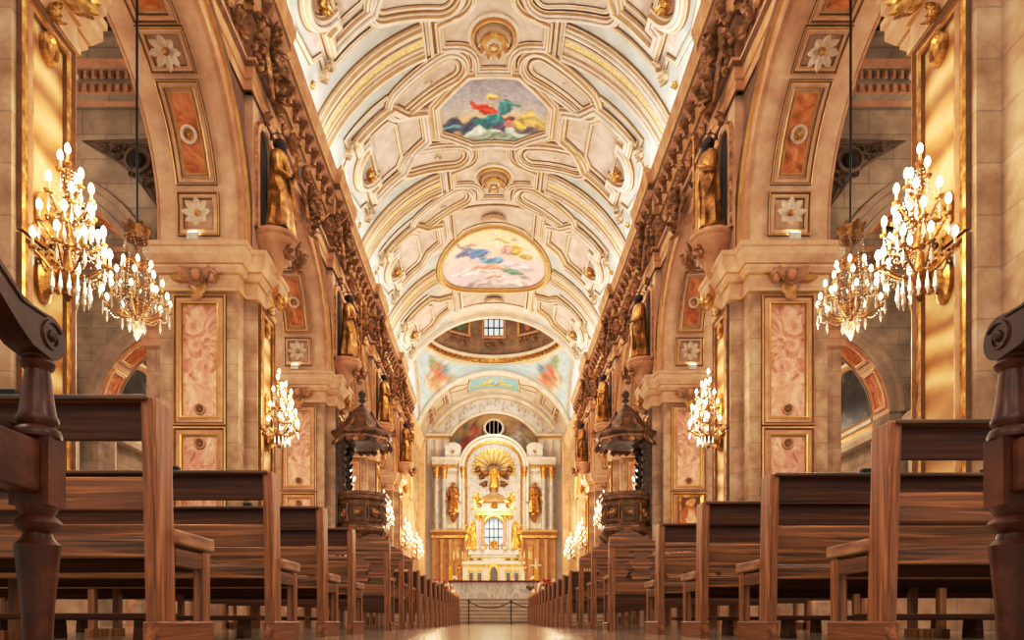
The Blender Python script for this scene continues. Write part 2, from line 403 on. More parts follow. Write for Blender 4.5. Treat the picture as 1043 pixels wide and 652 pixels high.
    b=MB(); b.M=SX(s); b.sweep(entpath(6.04,.2,.75),[(0,13.5),(-.03,13.5),(-.03,14.75),(0,14.75)],None,False); b.build('frieze',wall_br,root)
    # consoles under the cornice
    b=MB()
    b.box(-.09,.09,0,.3,.38,.46); b.prism([(0,0),(.1,.02),(.13,.14),(.24,.24),(.29,.38),(0,.38)],-.08,.08,fm=lambda u,v,h:(h,u,v))
    b.tube([(-.085,.1,.1),(.085,.1,.1)],.07,8); b.tube([(-.085,.23,.31),(.085,.23,.31)],.06,8)
    b.leaf((0,.12,.05),(0,.35,-1),(0,1,0),.2,.12,.6)
    con=b.build('console',bronze,root); con.rotation_euler=(0,0,PI/2 if s>0 else -PI/2)
    ys=[8.3+.66*i for i in range(62)]; first=True
    for y in ys:
        x=6.05 if min(abs(y-c) for c in YC)>.8 else 5.85
        o=con if first else con.copy()
        if not first: COL.objects.link(o)
        first=False; o.location=(s*(x-.1),y,14.88)
    # frieze carvings
    protos=[]
    for k in range(3):
        b=MB(); acanthus(b,.62,0,k+3,10)
        scrollwork(b,.8,0,.05,1.7,1); b.M=Matrix.Scale(-1,4,(1,0,0)); scrollwork(b,.8,0,.05,1.7,1); b.M=None
        b.leaf((0,-.1,.1),(0,-1,.2),(0,0,1),.45,.2,.7)
        protos.append(b.build('frieze_carving',frieze_m,root))
    def place(o,x,y,z,sc_=1):
        f=frame((s*x,y,z),(0,-s,0),(0,0,1)); o.matrix_local=f@Matrix.Scale(sc_,4)
    k=0; used=set()
    y=8.9
    while y<48.8:
        for z,ss in ((14.08,.95),):
            p=k%3; o=protos[p]
            if p in used: o=o.copy(); COL.objects.link(o)
            used.add(p); place(o,6.0 if min(abs(y-c) for c in YC)>.8 else 5.8,y,z,ss); k+=1
        y+=1.37
    # cartouches on the pier breaks and over the arch crowns
    b=MB(); cherub(b,.8); b.M=Matrix.Translation((0,-.5,.05)); acanthus(b,.85,0,5,12); b.M=Matrix.Translation((0,.5,.1)); acanthus(b,.7,0,8,10); b.M=None
    b.leaf((0,-.8,.1),(0,-1,.1),(0,0,1),.7,.3,.8); b.tube([(-.5,.2,.1),(-.62,-.3,.2),(-.45,-.8,.25),(-.15,-1.1,.25)],[.07,.1,.09,.03]); b.tube([(.5,.2,.1),(.62,-.3,.2),(.45,-.8,.25),(.15,-1.1,.25)],[.07,.1,.09,.03])
    car=b.build('cartouche',bronze,root); first=True
    for i,yc in enumerate(YC[:5]):
        for yy,z,x in ((yc,14.2,5.74),((yc+YC[i+1])/2,13.05,5.9)):
            o=car if first else car.copy()
            if not first: COL.objects.link(o)
            first=False; place(o,x,yy,z,1.0 if yy==yc else .8)
    # dark garlands hanging at the corners of the breaks
    b=MB()
    for q in range(9):
        t=q/8; b.ball((.1*sin(q*2.1),-t*1.9,.12+.1*sin(q)),.15-.05*abs(t-.4),7,5)
        b.leaf((0,-t*1.9,.1),(sin(q*2.4),-.4,.5),(0,0,1),.34,.17,.8)
    gar=b.build('carved_drop',bronze,root); first=True
    for yc in YC[:5]:
        for dy in (-.72,.72):
            o=gar if first else gar.copy()
            if not first: COL.objects.link(o)
            first=False; place(o,5.76,yc+dy,14.75,.7)
    # niche and bracket for each statue
    for i,yc in enumerate(YC[:5]):
        fm2=lambda u,v,h:(XN-.2-h,u,v)
        b=MB(); b.M=SX(s); pth=[(yc-.46,9.75),(yc-.46,12.0)]+[(yc-.46*cos(PI*k/10),12.0+.46*sin(PI*k/10)) for k in range(1,10)]+[(yc+.46,12.0),(yc+.46,9.75)]
        b.sweep(pth,[(.06,0),(.06,.1),(-.02,.13),(-.08,.1),(-.13,.04),(-.13,0)],fm2,False,[0,1,0,1,0])
        b.fill(pth,fm2,.012,1,m=2)  # flat dark sheet stands for the shade of a recess
        b.M=SX(s)@frame((5.83,yc,12.75),(0,-1,0),(0,0,1)); acanthus(b,.4,1,i,8)
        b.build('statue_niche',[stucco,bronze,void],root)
        b=MB(); b.M=SX(s)@Matrix.Translation((5.5,yc,0))
        b.lathe([(.06,8.75),(.14,8.85),(.2,9.05),(.3,9.2),(.34,9.3),(.42,9.45),(.52,9.55),(.54,9.62),(.5,9.66),(.56,9.72),(.56,9.8)],(0,0,0),12)
        b.M=SX(s)@frame((5.05,yc,9.35),(0,-1,0),(0,0,1)); cherub(b,.5,1)
        for dy in (-.35,.35):
            b.M=SX(s)@frame((5.2,yc+dy,9.2),(0,-1,0),(0,0,1)); acanthus(b,.38,1,3,8)
        b.build('statue_bracket',[stucco,bronze],root,smooth='auto')
    return root
WALL={s:nave_wall(s) for s in (-1,1)}
# ------------------------------------------------------------------ piers
PX0=6.95
def pier_proto():
    t=thing('pier','x','pillar')
    c=lambda u,v,h:(u-PX0,v,h)
    # plan outline anticlockwise
    pl=[(XN,-1.05),(XB,-1.05),(XB,-.6),(XB+.55,-.6),(XB+.55,.6),(XB,.6),(XB,1.05),(XN,1.05),(XN,.62),(XN-.3,.62),(XN-.3,-.62),(XN,-.62)]
    b=MB(); b.sweep(pl,[(0,1.1),(0,8.05)],c); b.build('shaft',stone,t)
    b=MB(); b.sweep(pl,[(.22,0),(.22,.55),(.16,.6),(.16,.8),(.2,.85),(.2,.95),(.08,1.05),(0,1.12)],c); b.build('base',stone,t)
    p2=[(XN,-1.05),(XB,-1.05),(XB,1.05),(XN,1.05),(XN,.62),(XN-.3,.62),(XN-.3,-.62),(XN,-.62)]
    b=MB(); b.sweep(p2,[(0,7.88),(.05,7.92),(.05,8.0),(.02,8.04),(.02,8.3),(.06,8.34),(.14,8.44),(.14,8.5),(.17,8.52),(.28,8.68),(.28,8.84),(.32,8.87),(.32,8.97),(-.3,8.98)],c,True,[1,0,0,0,1,0,0,1,0,0,0,0,0]); b.build('capital',[stucco_lt,goldl],t)
    p3=[(XB,-.6),(XB+.55,-.6),(XB+.55,.6),(XB,.6)]
    b=MB(); b.sweep(p3,[(.02,6.75),(.08,6.8),(.08,6.95),(.03,7.0),(.03,7.2),(.12,7.3),(.2,7.42),(.2,7.55),(.28,7.6),(.28,7.72),(-.2,7.74)],c); b.sweep(p3,[(.02,7.7),(.02,ZS)],c); b.build('side_capital',stucco,t)
    # panels: front and rear faces pink, nave face onyx
    fr=[(o*1.5,h*1.4) for o,h in FR]
    for sg in (-1,1):
        f=lambda u,v,h:(u,sg*(1.05+h),v)
        for z0,z1 in ((4.85,7.72),(1.6,4.6)):
            b=MB(); b.grid([-.44,0,.44],[z0+.08+(z1-z0-.16)*k/4 for k in range(5)],f,.012); p=b.build('marble_panel',pink,t)
            b=MB(); b.sweep(rect(-.52,.52,z0,z1),fr,f,True,FRM); b.sweep(rect(-.41,.41,z0+.11,z1-.11),[(-.015,0),(-.015,.03),(.015,.03),(.015,0)],f,True,[1,1,1])
            zz=z0+.28 if z0>4 else z1-.28
            b.M=frame((0,sg*1.06,zz),(-sg,0,0),(0,0,1)); b.lathe([(.14,0),(.14,.05),(.11,.07),(.09,.03)],(0,0,0),14,0,cap=False); b.lathe([(.09,.03),(.08,.04),(.001,.03)],(0,0,0),12,2,cap=False); rosette(b,.08,6,1,1,.06); b.M=None
            b.build('panel_frame',[stucco,goldl,crevice_shade],t)
        b=MB(); b.M=frame((0,sg*1.1,8.2),(-sg,0,0),(0,0,1)); cherub(b,.55,0); b.M=frame((0,sg*1.1,8.0),(-sg,0,0),(0,0,1)); b.lathe([(.17,0),(.2,.05),(.14,.1),(.001,.12)],(0,0,0),10,1,sy=1.2); b.leaf((0,-.15,.05),(0,-1,.1),(0,0,1),.3,.2,.6,0)
        for fl in (-1,1):
            b.M=frame((0,sg*1.1,8.2),(-sg,0,0),(0,0,1))@Matrix.Scale(fl,4,(1,0,0)); scrollwork(b,.62,0,.05); b.leaf((.2,-.05,.05),(1,-.1,.1),(0,0,1),.45,.16,.5,1)
        b.build('cartouche',[stucco,goldl],t)
    f=lambda u,v,h:(XN-.3-PX0-h,u,v)
    for z0,z1 in ((4.95,7.75),(1.6,4.7)):
        b=MB(); b.grid([-.36,0,.36],[z0+.08+(z1-z0-.16)*k/4 for k in range(5)],f,.012); b.build('onyx_panel',onyx,t)
        b=MB(); b.sweep(rect(-.43,.43,z0,z1),fr,f,True,[2,1,0,1,2,1,2])
        zz=z1-.3 if z0>4 else z1-.1
        b.M=frame((XN-.32-PX0,0,zz),(0,-1,0),(0,0,1)); b.lathe([(.15,0),(.15,.06),(.11,.09),(.09,.04),(.05,.07),(.001,.09)],(0,0,0),12,1,sy=1.4)
        if z0<4:
            for fl in (-1,1):
                b.M=frame((XN-.32-PX0,0,z1-.05),(0,-1,0),(0,0,1))@Matrix.Scale(fl,4,(1,0,0)); b.leaf((.1,0,.03),(1,.25,.1),(0,0,1),.26,.14,.5,1); b.leaf((.1,.0,.03),(.5,-1,.1),(0,0,1),.2,.1,.5,1)
                b.M=frame((XN-.32-PX0,0,z1+.2),(0,-1,0),(0,0,1)); b.lathe([(.12,0),(.12,.06),(.08,.08),(.06,.03)],(0,0,0),12,1,sy=1.3)
        b.build('panel_frame',[stucco,gold,crevice_shade],t)
    b=MB(); b.M=frame((XN-.42-PX0,0,8.24),(0,-1,0),(0,0,1)); cherub(b,.62); b.M=frame((XN-.33-PX0,0,7.92),(0,-1,0),(0,0,1)); acanthus(b,.3,0,4,9)
    b.build('cherub_head',gold,t)
    return t
NTH=['nearest','second','third','fourth','fifth','sixth']
pp=pier_proto(); first=True
for s in (-1,1):
    sd='left' if s<0 else 'right'
    for i,yc in enumerate(YC[:5]):
        lab=f'{NTH[i]} stone pier of the {sd} nave arcade, '+('carrying the large bulb sconce beside the armchair','with pink marble panels facing the camera','behind the carved wooden pulpit','just beyond the carved wooden pulpit','last before the crossing')[i]
        if first: o=pp; o.location=(s*PX0,yc,0); o.scale=(-1 if s<0 else 1,1,1); o['label']=lab
        else: o=dup(pp,(s*PX0,yc,0),label=lab,scale=(-1 if s<0 else 1,1,1))
        first=False; o['group']='nave piers'
# ------------------------------------------------------------------ nave vault
ZV,RV=15.05,7.2
def V(u,v,h,R=RV):
    t=u/R; return ((R-h)*sin(t),v,ZV+(R-h)*cos(t))
RIBS=[9.0,17.2,25.4,33.6,41.8]; MIDS=[13.1,21.3,29.5,37.7,45.9]
UM=10.0
def zone(u,y):
    a=abs(u)
    if a>6.95: return 1
    t=min(abs(y-r) for r in RIBS+[50.0]); tm=min(abs(y-m) for m in MIDS)
    if a>2.9 and t>.6 and tm>2.05 and a>3.0: return 1
    if a>3.2 and tm<1.3: return 2
    return 0
us=[-UM+UM*2*i/80 for i in range(81)]; vs=[7.9+41.4*i/138 for i in range(139)]
b=MB(); b.grid(us,vs,V,0,None,zone); CE=struct(b.build('ceiling',[cream,greyblue,rosec],smooth=True))
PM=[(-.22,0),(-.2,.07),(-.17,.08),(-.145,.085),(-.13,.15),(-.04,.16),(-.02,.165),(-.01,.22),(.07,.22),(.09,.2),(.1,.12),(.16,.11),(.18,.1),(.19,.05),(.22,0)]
PMM=[2,0,1,3,0,2,0,0,1,3,0,1,3,2]  # umber and darker cream steps put crevice shade into the colour
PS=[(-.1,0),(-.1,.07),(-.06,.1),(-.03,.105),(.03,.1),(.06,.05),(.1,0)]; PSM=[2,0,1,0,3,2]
VM=[cream,goldl,shade_line,cream_d]
def capsule(A,B,r,n=10):
    a=math.degrees(math.atan2(B[1]-A[1],B[0]-A[0]))
    return arc(B[0],B[1],r,a-90,a+90,n)+arc(A[0],A[1],r,a+90,a+270,n)
def mir(P,s): return [(x*s,y) for x,y in P]
for ir,yr in enumerate(RIBS):
    oval=ir==4
    b=MB(); g=MB()
    for s in (-1,1):
        u1=3.75 if oval else 2.75
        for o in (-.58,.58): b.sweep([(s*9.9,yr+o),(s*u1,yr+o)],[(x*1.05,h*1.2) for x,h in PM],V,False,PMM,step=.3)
        for o in (-.2,.2): b.sweep([(s*9.9,yr+o),(s*u1,yr+o)],[(x*.7,h*.9+.06) for x,h in PS],V,False,PSM,step=.3)
        b.grid([s*(u1+(9.9-u1)*k/22) for k in range(23)],[yr-.5,yr,yr+.5],V,.08)
        g.grid([s*(u1+(9.9-u1)*k/22) for k in range(23)],[yr-.15,yr+.15],V,.1)
        if not oval:
            for uu,l in ((2.68,1.15),(2.38,.95)): b.sweep([(s*uu,yr-l),(s*uu,yr+l)],PS,V,False,PSM,step=.3)
    b.build('rib',VM,CE); g.build('rib_band',goldfield,CE)
    for s in (-1,1):
        for d in (-1,1):
            if oval: continue
            A=(3.85,yr+d*2.25); B=(1.85,yr+d*1.55)
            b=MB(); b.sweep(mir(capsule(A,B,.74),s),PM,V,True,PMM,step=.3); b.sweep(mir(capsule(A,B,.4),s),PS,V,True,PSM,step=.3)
            b.fill(mir(capsule(A,B,.38),s),V,.02,3,m=4)
            q=V(s*(A[0]+B[0])/2,(A[1]+B[1])/2,.03); b.M=frame(q,(1,0,0),(0,-1,0)); scrollwork(b,.5,3,.02); b.M=None
            b.build('oblong_coffer',VM+[rosec],CE)
    if oval: continue
    h=[(2.05,-.5),(2.05,.5),(1.5,.62)]+arc(1.5,1.45,.8,270,180,6)+[(.7,1.95)]
    full=h+[(-x,y) for x,y in h[::-1] if y>=-.5][:-1]+[(-2.05,-.5)]
    top=[(2.05,.5),(1.5,.62)]+arc(1.5,1.45,.8,270,180,6)+[(.7,1.95)]
    poly=top+[(-x,y) for x,y in top[::-1]]+[(-x,-y) for x,y in top]+[(x,-y) for x,y in top[::-1]]
    poly=[(x,yr+y) for x,y in poly]
    b=MB(); b.sweep(poly,PM,V,True,PMM,step=.3); b.fill(poly,V,.02,5,m=4)
    b.build('boss_panel',VM+[rosec],CE)
    b=MB(); b.M=Matrix.Translation((0,yr+.3,ZV+RV)); 
    b.lathe([(1.0,.02),(1.0,-.12),(.9,-.16),(.84,-.1)],(0,0,0),28,0,cap=False); b.lathe([(.84,-.1),(.8,-.2),(.74,-.22)],(0,0,0),28,1,cap=False)
    b.lathe([(.74,-.05),(.7,-.05),(.62,-.3),(.5,-.34),(.46,-.22)],(0,0,0),28,3,cap=False); b.lathe([(.5,-.3),(.42,-.42),(.3,-.46)],(0,0,0),24,1,cap=False); b.lathe([(.4,-.42),(.34,-.4),(.26,-.5),(.12,-.56),(.001,-.58)],(0,0,0),20,0,cap=False)
    for k in range(16):
        a=2*PI*k/16; b.leaf((.42*cos(a),.42*sin(a),-.34),(cos(a),sin(a),-.4),(0,0,-1),.26,.12,.6,k%2,3)
    for k in range(8):
        a=2*PI*k/8; b.ball((.16*cos(a),.16*sin(a),-.57),.065,6,4,1)
    b.build('ceiling_boss',VM,CE,smooth='auto')
for im,ym in enumerate(MIDS):
    for s in (-1,1):
        half=[(3.05,0),(3.05,.8),(3.9,1.15),(4.45,1.9),(6.35,1.9),(6.35,1.32),(5.95,1.32),(5.95,.98)]+arc(5.95,0,.98,90,0,8)[1:]
        P=[(x,ym+y) for x,y in half]+[(x,ym-y) for x,y in half[::-1][1:-1]]
        b=MB(); b.sweep(mir(P,s),[(x*1.25,hh*1.35) for x,hh in PM],V,True,PMM,step=.3)
        h2=[(4.4,0),(4.4,.95),(4.75,1.4),(5.85,1.4),(5.85,0)]; P2=[(x,ym+y) for x,y in h2[1:-1]]+[(x,ym-y) for x,y in h2[1:-1][::-1]]
        b.sweep(mir(P2,s),PS,V,True,PSM,step=.3); b.fill(mir(P,s),V,.015,5,m=4,ctr=(s*5,ym))
        # outer stepped border towards the ribs
        h3=[(3.6,2.62),(4.6,2.62),(7.2,2.62)]
        for d in (-1,1): b.sweep(mir([(4.5,ym+d*2.52),(6.9,ym+d*2.52),(6.9,ym+d*1.7),(7.35,ym+d*1.5),(7.6,ym)],s),PS,V,False,PSM,step=.3)
        b.build('side_coffer',VM+[rosec],CE)
        q=V(s*6.35,ym,.1); nrm=(Vector((0,ym,ZV))-Vector(q)); up=Vector((-s*cos(6.35/RV),0,sin(6.35/RV)))
        b=MB(); b.M=frame(q,up.cross(nrm),up); cherub(b,.62); acanthus(b,.5,0,6,9)
        b.build('gilt_cherub',gold,CE)
        b=MB()
        for d in (-1,1):
            for uu,w,m in ((7.2,.55,0),(6.75,.42,0),(7.75,.32,1)):
                q=V(s*uu,ym+d*(2.15 if uu<7.5 else 1.95),.08); nrm=(Vector((0,q[1],ZV))-Vector(q)); up=Vector((-s*cos(uu/RV),0,sin(uu/RV)))
                b.M=frame(q,up.cross(nrm),up); acanthus(b,w,m,int(uu*10),9)
        b.M=None; b.build('corner_carving',[cream_d,gold],CE)
# ------------------------------------------------------------------ ceiling paintings
def mixc(a,c,t): return tuple(a[i]+(c[i]-a[i])*t for i in range(3))
def strokes(base,L):
    L=[(x,y,rx,ry,math.radians(a),lin(c),sf) for x,y,rx,ry,a,c,sf in L]
    from mathutils import noise as NZ
    def f(u,v):
        c=base(u,v); w1=NZ.noise_vector(Vector((u*1.7,v*1.7,3))); w2=NZ.noise_vector(Vector((u*4.5,v*4.5,9)))
        br=1+.16*NZ.noise(Vector((u*2.2,v*3.5,1)))+.2*NZ.noise(Vector((u*7,v*9,5)))
        u+=.2*w1.x+.09*w2.x; v+=.2*w1.y+.09*w2.y
        for x,y,rx,ry,a,k,sf in L:
            dx,dy=u-x,v-y; p=(dx*cos(a)+dy*sin(a))/rx; q=(-dx*sin(a)+dy*cos(a))/ry
            # wobble the outline so that it reads as brushed drapery
            w=1+.13*sin(3.1*u*2+v*4.7+x*9)+.1*sin(7.3*v-u*5+y*7)
            d=math.sqrt(p*p+q*q)/w
            if d<1: 
                t=min(1,(1-d)/(sf*.55)); sh=1+.3*sin(p*6.5+q*4+4*w1.z)*min(1,rx*1.5)-.25*q; c=mixc(c,tuple(min(1,z*sh) for z in k),t)
        return tuple(z*br for z in c)
    return f
def grad(stops):
    S=[(t,lin(c)) for t,c in stops]
    def f(t):
        if t<=S[0][0]: return S[0][1]
        for (a,ca),(b_,cb) in zip(S,S[1:]):
            if t<=b_: return mixc(ca,cb,(t-a)/(b_-a))
        return S[-1][1]
    return f
g1=grad([(-2,(150,150,160)),(-.6,(178,172,176)),(0,(196,184,174)),(.5,(226,190,140)),(1,(196,170,130)),(2,(120,110,100))])
oct_p=strokes(lambda u,v:g1((v-29.5)),[
 (-1.7,30.25,1.0,.5,20,(76,84,104),.5),(-1.0,30.35,.9,.5,-10,(84,92,112),.5),(-2.0,30.2,.5,.12,5,(124,170,178),.4),(0.1,30.9,1.75,.55,0,(188,200,186),.35),(.3,31.1,1.4,.3,0,(150,166,152),.5),
 (1.9,29.95,.9,.6,25,(206,180,116),.5),(2.1,30.3,.7,.4,0,(190,160,110),.5),(1.5,30.5,.8,.35,0,(120,112,120),.5),(1.2,30.25,.32,.18,10,(226,204,96),.4),
 (.35,30.35,.45,.5,0,(112,96,128),.5),(-.2,30.1,.75,.42,-15,(70,140,146),.4),(-.45,30.25,.35,.35,0,(58,124,134),.4),(.45,29.35,.5,.36,-25,(76,140,146),.4),(.85,29.0,.38,.13,10,(94,150,152),.4),
 (-.35,29.4,.62,.26,18,(214,84,52),.35),(-.85,29.05,.28,.12,35,(214,90,56),.4),(.0,28.72,.28,.17,0,(236,212,120),.5),(0,28.75,.18,.12,0,(178,140,120),.4),(.7,30.0,.26,.22,0,(130,86,72),.5),(.75,30.35,.3,.25,30,(196,140,120),.5)])
OCT=[(-2.4,28.75),(-1.0,27.6),(1.0,27.6),(2.4,28.75),(2.4,30.25),(1.0,31.4),(-1.0,31.4),(-2.4,30.25)]
t=thing('ceiling_painting','octagonal ceiling painting of a red and blue robed figure over dark clouds','painting',V(0,29.5,0))
VP=lambda u,v,h:tuple(Vector(V(u,v,h))-Vector(V(0,29.5,0)))
b=MB(); b.fill(OCT,VP,.04,44,oct_p,.1); b.build('canvas',paint,t)
b=MB(); b.sweep(OCT,[(x*1.1+.12,h*1.1) for x,h in PM],VP,True,PMM,step=.3); b.build('frame',VM,t)
b=MB(); b.sweep(OCT,[(x+.42,h) for x,h in PS],V,True,PSM,step=.3)
for ym in (13.1,21.3): b.sweep([(x,y-29.5+ym) for x,y in OCT],[(x*1.1+.12,h*1.1) for x,h in PM],V,True,PMM,step=.3)
b.build('octagon_border',VM,CE)
g2=grad([(-3.7,(246,222,168)),(-2,(246,230,200)),(-.5,(236,214,206)),(.6,(226,206,208)),(2,(220,206,214)),(3.7,(196,178,180))])
ov_p=strokes(lambda u,v:g2(v-41.8),[
 (-1.3,42.9,1.6,.5,10,(232,226,232),.8),(1.5,42.2,1.5,.6,-10,(222,208,218),.8),(.8,44.2,1.9,.7,0,(230,214,212),.8),(-1.2,44.4,1.3,.6,0,(204,188,198),.8),
 (-1.6,40.6,.85,.55,10,(120,146,186),.5),(-.9,41.0,.7,.5,-20,(108,144,188),.5),(-1.3,39.9,.42,.2,0,(198,150,140),.5),(-1.9,39.9,.14,1.1,-24,(150,138,150),.5),(-1.75,40.9,.7,.11,20,(150,138,150),.5),
 (-.1,41.8,.85,.5,0,(118,164,196),.5),(1.25,40.4,.65,.6,30,(214,180,108),.5),(.8,40.6,.5,.7,0,(206,166,160),.6),(.4,39.5,.65,.16,25,(204,176,120),.5),(1.25,39.4,.2,.2,0,(216,172,150),.5),(1.9,40.9,.5,.3,0,(206,170,110),.6),
 (-.3,42.6,1.2,.32,0,(224,160,140),.5),(1.15,42.9,.75,.38,8,(120,160,140),.5),(2.0,43.3,.5,.16,20,(176,160,140),.6),(-.1,43.8,.7,.3,-15,(206,172,160),.6),(0,38.9,.3,.1,0,(220,206,196),.6)])
OV=[(3.35*cos(2*PI*k/72),41.8+3.55*sin(2*PI*k/72)) for k in range(72)]
t=thing('ceiling_painting','large oval ceiling painting of robed figures on pale clouds','painting',V(0,41.8,0))
VQ=lambda u,v,h:tuple(Vector(V(u,v,h))-Vector(V(0,41.8,0)))
b=MB(); b.fill(OV,VQ,.04,44,ov_p,.12); b.build('canvas',paint,t)
b=MB(); b.sweep(OV,[(x*1.1+.12,h*1.1) for x,h in PM],VQ,True,[2,1,1,3,1,2,1,1,1,3,1,1,3,2],step=.3); b.build('frame',VM,t)
b=MB()
for y0,y1 in ((36.25,38.0),(45.75,47.4)):
    w=2.3; q=[(-w,y0),(w,y0),(w,y1)]
    F=[(-2.2,y0),(2.2,y0),(2.2,y1),(-2.2,y1)]
    if y0<40: F=[(-2.25,y0),(2.25,y0),(2.25,y1+.9)]+[(x,41.8-3.95*math.sqrt(1-(x/3.8)**2)) for x in (1.7,1.1,.55,0,-.55,-1.1,-1.7)]+[(-2.25,y1+.9)]
    else: F=[(-2.25,y1),(-2.25,y0-.9)]+[(x,41.8+3.95*math.sqrt(1-(x/3.8)**2)) for x in (-1.7,-1.1,-.55,0,.55,1.1,1.7)]+[(2.25,y0-.9),(2.25,y1)]
    b.sweep(F,PS,V,True,PSM,step=.3); b.fill(F,V,.015,3,m=4,ctr=(0,(y0+y1)/2))
    for k in range(11):
        a=PI*k/10; q=V(0,(y0+y1)/2+.25,.03); b.M=frame(q,(1,0,0),(0,-1,0)); b.leaf((0,0,0),(cos(a),sin(a)*.8,.05),(0,0,1),.85,.12,.3,3,3)
    b.M=None
for s in (-1,1):
    for y in (37.7,45.9):
        b.sweep([(s*2.62,y-1.6),(s*2.62,y+(.5 if y<40 else 1.6))],PM,V,False,PMM,step=.3)
b.build('fan_panel',VM+[rosec],CE)
# ------------------------------------------------------------------ crossing, dome, choir
YA,YB_,YE=49.2,60.6,66.0; YD=(YA+YB_)/2; AX=6.6; AY=YB_-YD
def vault_arc(R0,n=40,um=1.16): return [((R0)*sin(um*(2*i/n-1)),ZV+(R0)*cos(um*(2*i/n-1))) for i in range(n+1)]
b=MB()
for y,w in ((YA,.32),(YB_,.3)):
    b.sweep(vault_arc(RV,44,1.35),[(-.1,-.2),(.05,-.22),(.22,-.16),(.24,.16),(.05,.24),(-.1,.2)],lambda u,v,h,y=y:(u,y+h,v),False,[0,0,0,1,0])
b.build('crossing_arch',[cream,goldl],CE)
pale=grad([(17,(206,214,208)),(20,(198,216,214)),(23,(188,208,214))])
for sx in (-1,1):
    for sy in (-1,1):
        def pp_(a,t):
            if a<.5:
                k=a/.5; L=Vector((AX,AY*sin(k*PI/2),17.9+(22.3-17.9)*math.sqrt(max(0,1-sin(k*PI/2)**2))))
            else:
                k=(a-.5)/.5; x=AX*cos(k*PI/2); L=Vector((x,AY,ZV+math.sqrt(RV*RV-x*x)))
            an=a*PI/2; U=Vector((6.05*cos(an),6.05*sin(an)*AY/5.9,22.95))
            q=L*(1-t)+U*t; bl=sin(PI*t)*.25*(1-abs(2*a-1)); return Vector((sx*(q.x+bl),YD+sy*(q.y+bl),q.z+bl*.6))
        cx,cz=sx*4.6,21.5
        fig=strokes(lambda u,v:pale(v),[(cx+.2*sx,cz-.1,1.1,1.3,0,(214,206,190),.9),(cx+.1*sx,cz+.3,1.0,.6,20*sx,(206,120,104),.4),(cx+.9*sx,cz-.4,.6,.8,0,(226,196,170),.4),(cx-.3*sx,cz+.75,.5,.35,0,(120,150,160),.5),(cx+.5*sx,cz-.3,.45,.6,0,(196,150,120),.5),(cx+.3*sx,cz-.9,.4,.5,0,(214,176,150),.6),(cx-.7*sx,cz+.3,.55,.25,0,(200,190,160),.7),(cx-.1*sx,cz+1.0,.2,.2,0,(190,140,110),.5),(cx+.7*sx,cz+.9,.4,.5,30,(150,160,130),.6)]) if sy>0 else (lambda u,v:pale(v))
        b=MB()
        A=[i/40 for i in range(41)]; T=[i/16 for i in range(17)]
        base=len(b.v); b.col={}
        for a in A:
            for tt in T:
                q=pp_(a,tt); j=b.p(*q); e=min(tt,1-tt); edge=abs(2*a-1)>.9
                b.col[j]=lin((222,186,120)) if (tt<.05 or tt>.96) else fig(q.x,q.z)
        n=len(T)
        for i in range(len(A)-1):
            for j in range(n-1): k=i*n+j; b.face((k,k+1,k+n+1,k+n))
        b.build('pendentive',paint,CE,smooth=True)
b=MB(); b.M=Matrix.Translation((0,YD,0))
b.lathe([(6.4,22.75),(6.05,22.8),(6.0,22.95),(5.9,23.0),(5.9,23.1)],(0,0,0),64,0,cap=False); b.lathe([(5.9,23.1),(5.8,23.16),(5.8,23.5)],(0,0,0),64,1,cap=False); b.lathe([(5.8,23.5),(5.65,23.6),(5.65,23.75),(6.3,23.8)],(0,0,0),64,0,cap=False)
for k in range(72):
    a=2*PI*k/72; b.M=Matrix.Translation((0,YD,0))@Matrix.Rotation(a,4,'Z'); b.box(5.66,5.86,-.1,.1,23.18,23.44,1)
b.build('dome_ring_cornice',[cream,gold],CE)
b=MB(); b.M=Matrix.Translation((0,YD,0)); b.lathe([(6.3,23.7),(6.3,25.0),(6.2,25.1),(6.2,29.2),(6.0,29.4),(5.6,31.4),(4.4,33.4),(2.6,34.8),(.01,35.4)],(0,0,0),64,cap=False)
b.build('dome_drum',mat('dusky drum plaster',(140,112,84),(186,156,124),None,scale=2,rough=.7,dirt=.3),CE,smooth='auto')
k=0
for a in range(-150,181,30):
    an=math.radians(90+a); d=Vector((cos(an),sin(an),0)); o=Vector((0,YD,0))+d*6.05
    F=frame(o,(d.y,-d.x,0),(0,0,1))
    b=MB(); b.M=F; 
    b.sweep(rect(-.95,.95,25.5,28.6),[(-.12,0),(-.12,.1),(0,.14),(.12,.1),(.12,0)],lambda u,v,h:(u,v,h),True,[0,1,0,1])
    if (a//30)%2:
        pf=strokes(lambda u,v:lin((120,92,60)),[(0,26.9,.5,1.3,5,(92,120,84) if a>0 else (170,108,84),.4),(.1,28.0,.22,.24,0,(226,186,150),.4),(.3,27.2,.3,.8,-20,(120,130,100) if a>0 else (130,80,70),.5)])
        c2=MB(); c2.M=F; c2.grid([-.88+1.76*i/16 for i in range(17)],[25.6+2.9*i/24 for i in range(25)],lambda u,v,h:(u,v,.03),0,pf); c2.build('drum_painting',paint,CE)
    else:
        for u in (-.5,0,.5): b.box(u-.05,u+.05,25.5,28.6,.0,.1,2)
        for v in (26.3,27.1,27.9): b.box(-1,1,v-.04,v+.04,0,.1,2)
        k+=1; w=MB(); w.M=F; w.grid([-.97,.97],[25.6,28.5],lambda u,v,h:(u,v,.02)); struct(w.build(f'window_{k}',glow_blue if a==0 else mat(f'dim glass {k}',(70,76,80),rough=.2)))
    b.build('drum_window_frame',[stucco,goldl,black],CE)
    b=MB(); b.M=frame(Vector((0,YD,24.9))+d*6.1,(d.y,-d.x,0),(0,0,1))
    scrollwork(b,1.1,0,.05); b.M=b.M@Matrix.Scale(-1,4,(1,0,0)); scrollwork(b,1.1,0,.05); b.build('drum_carving',bronze,CE)
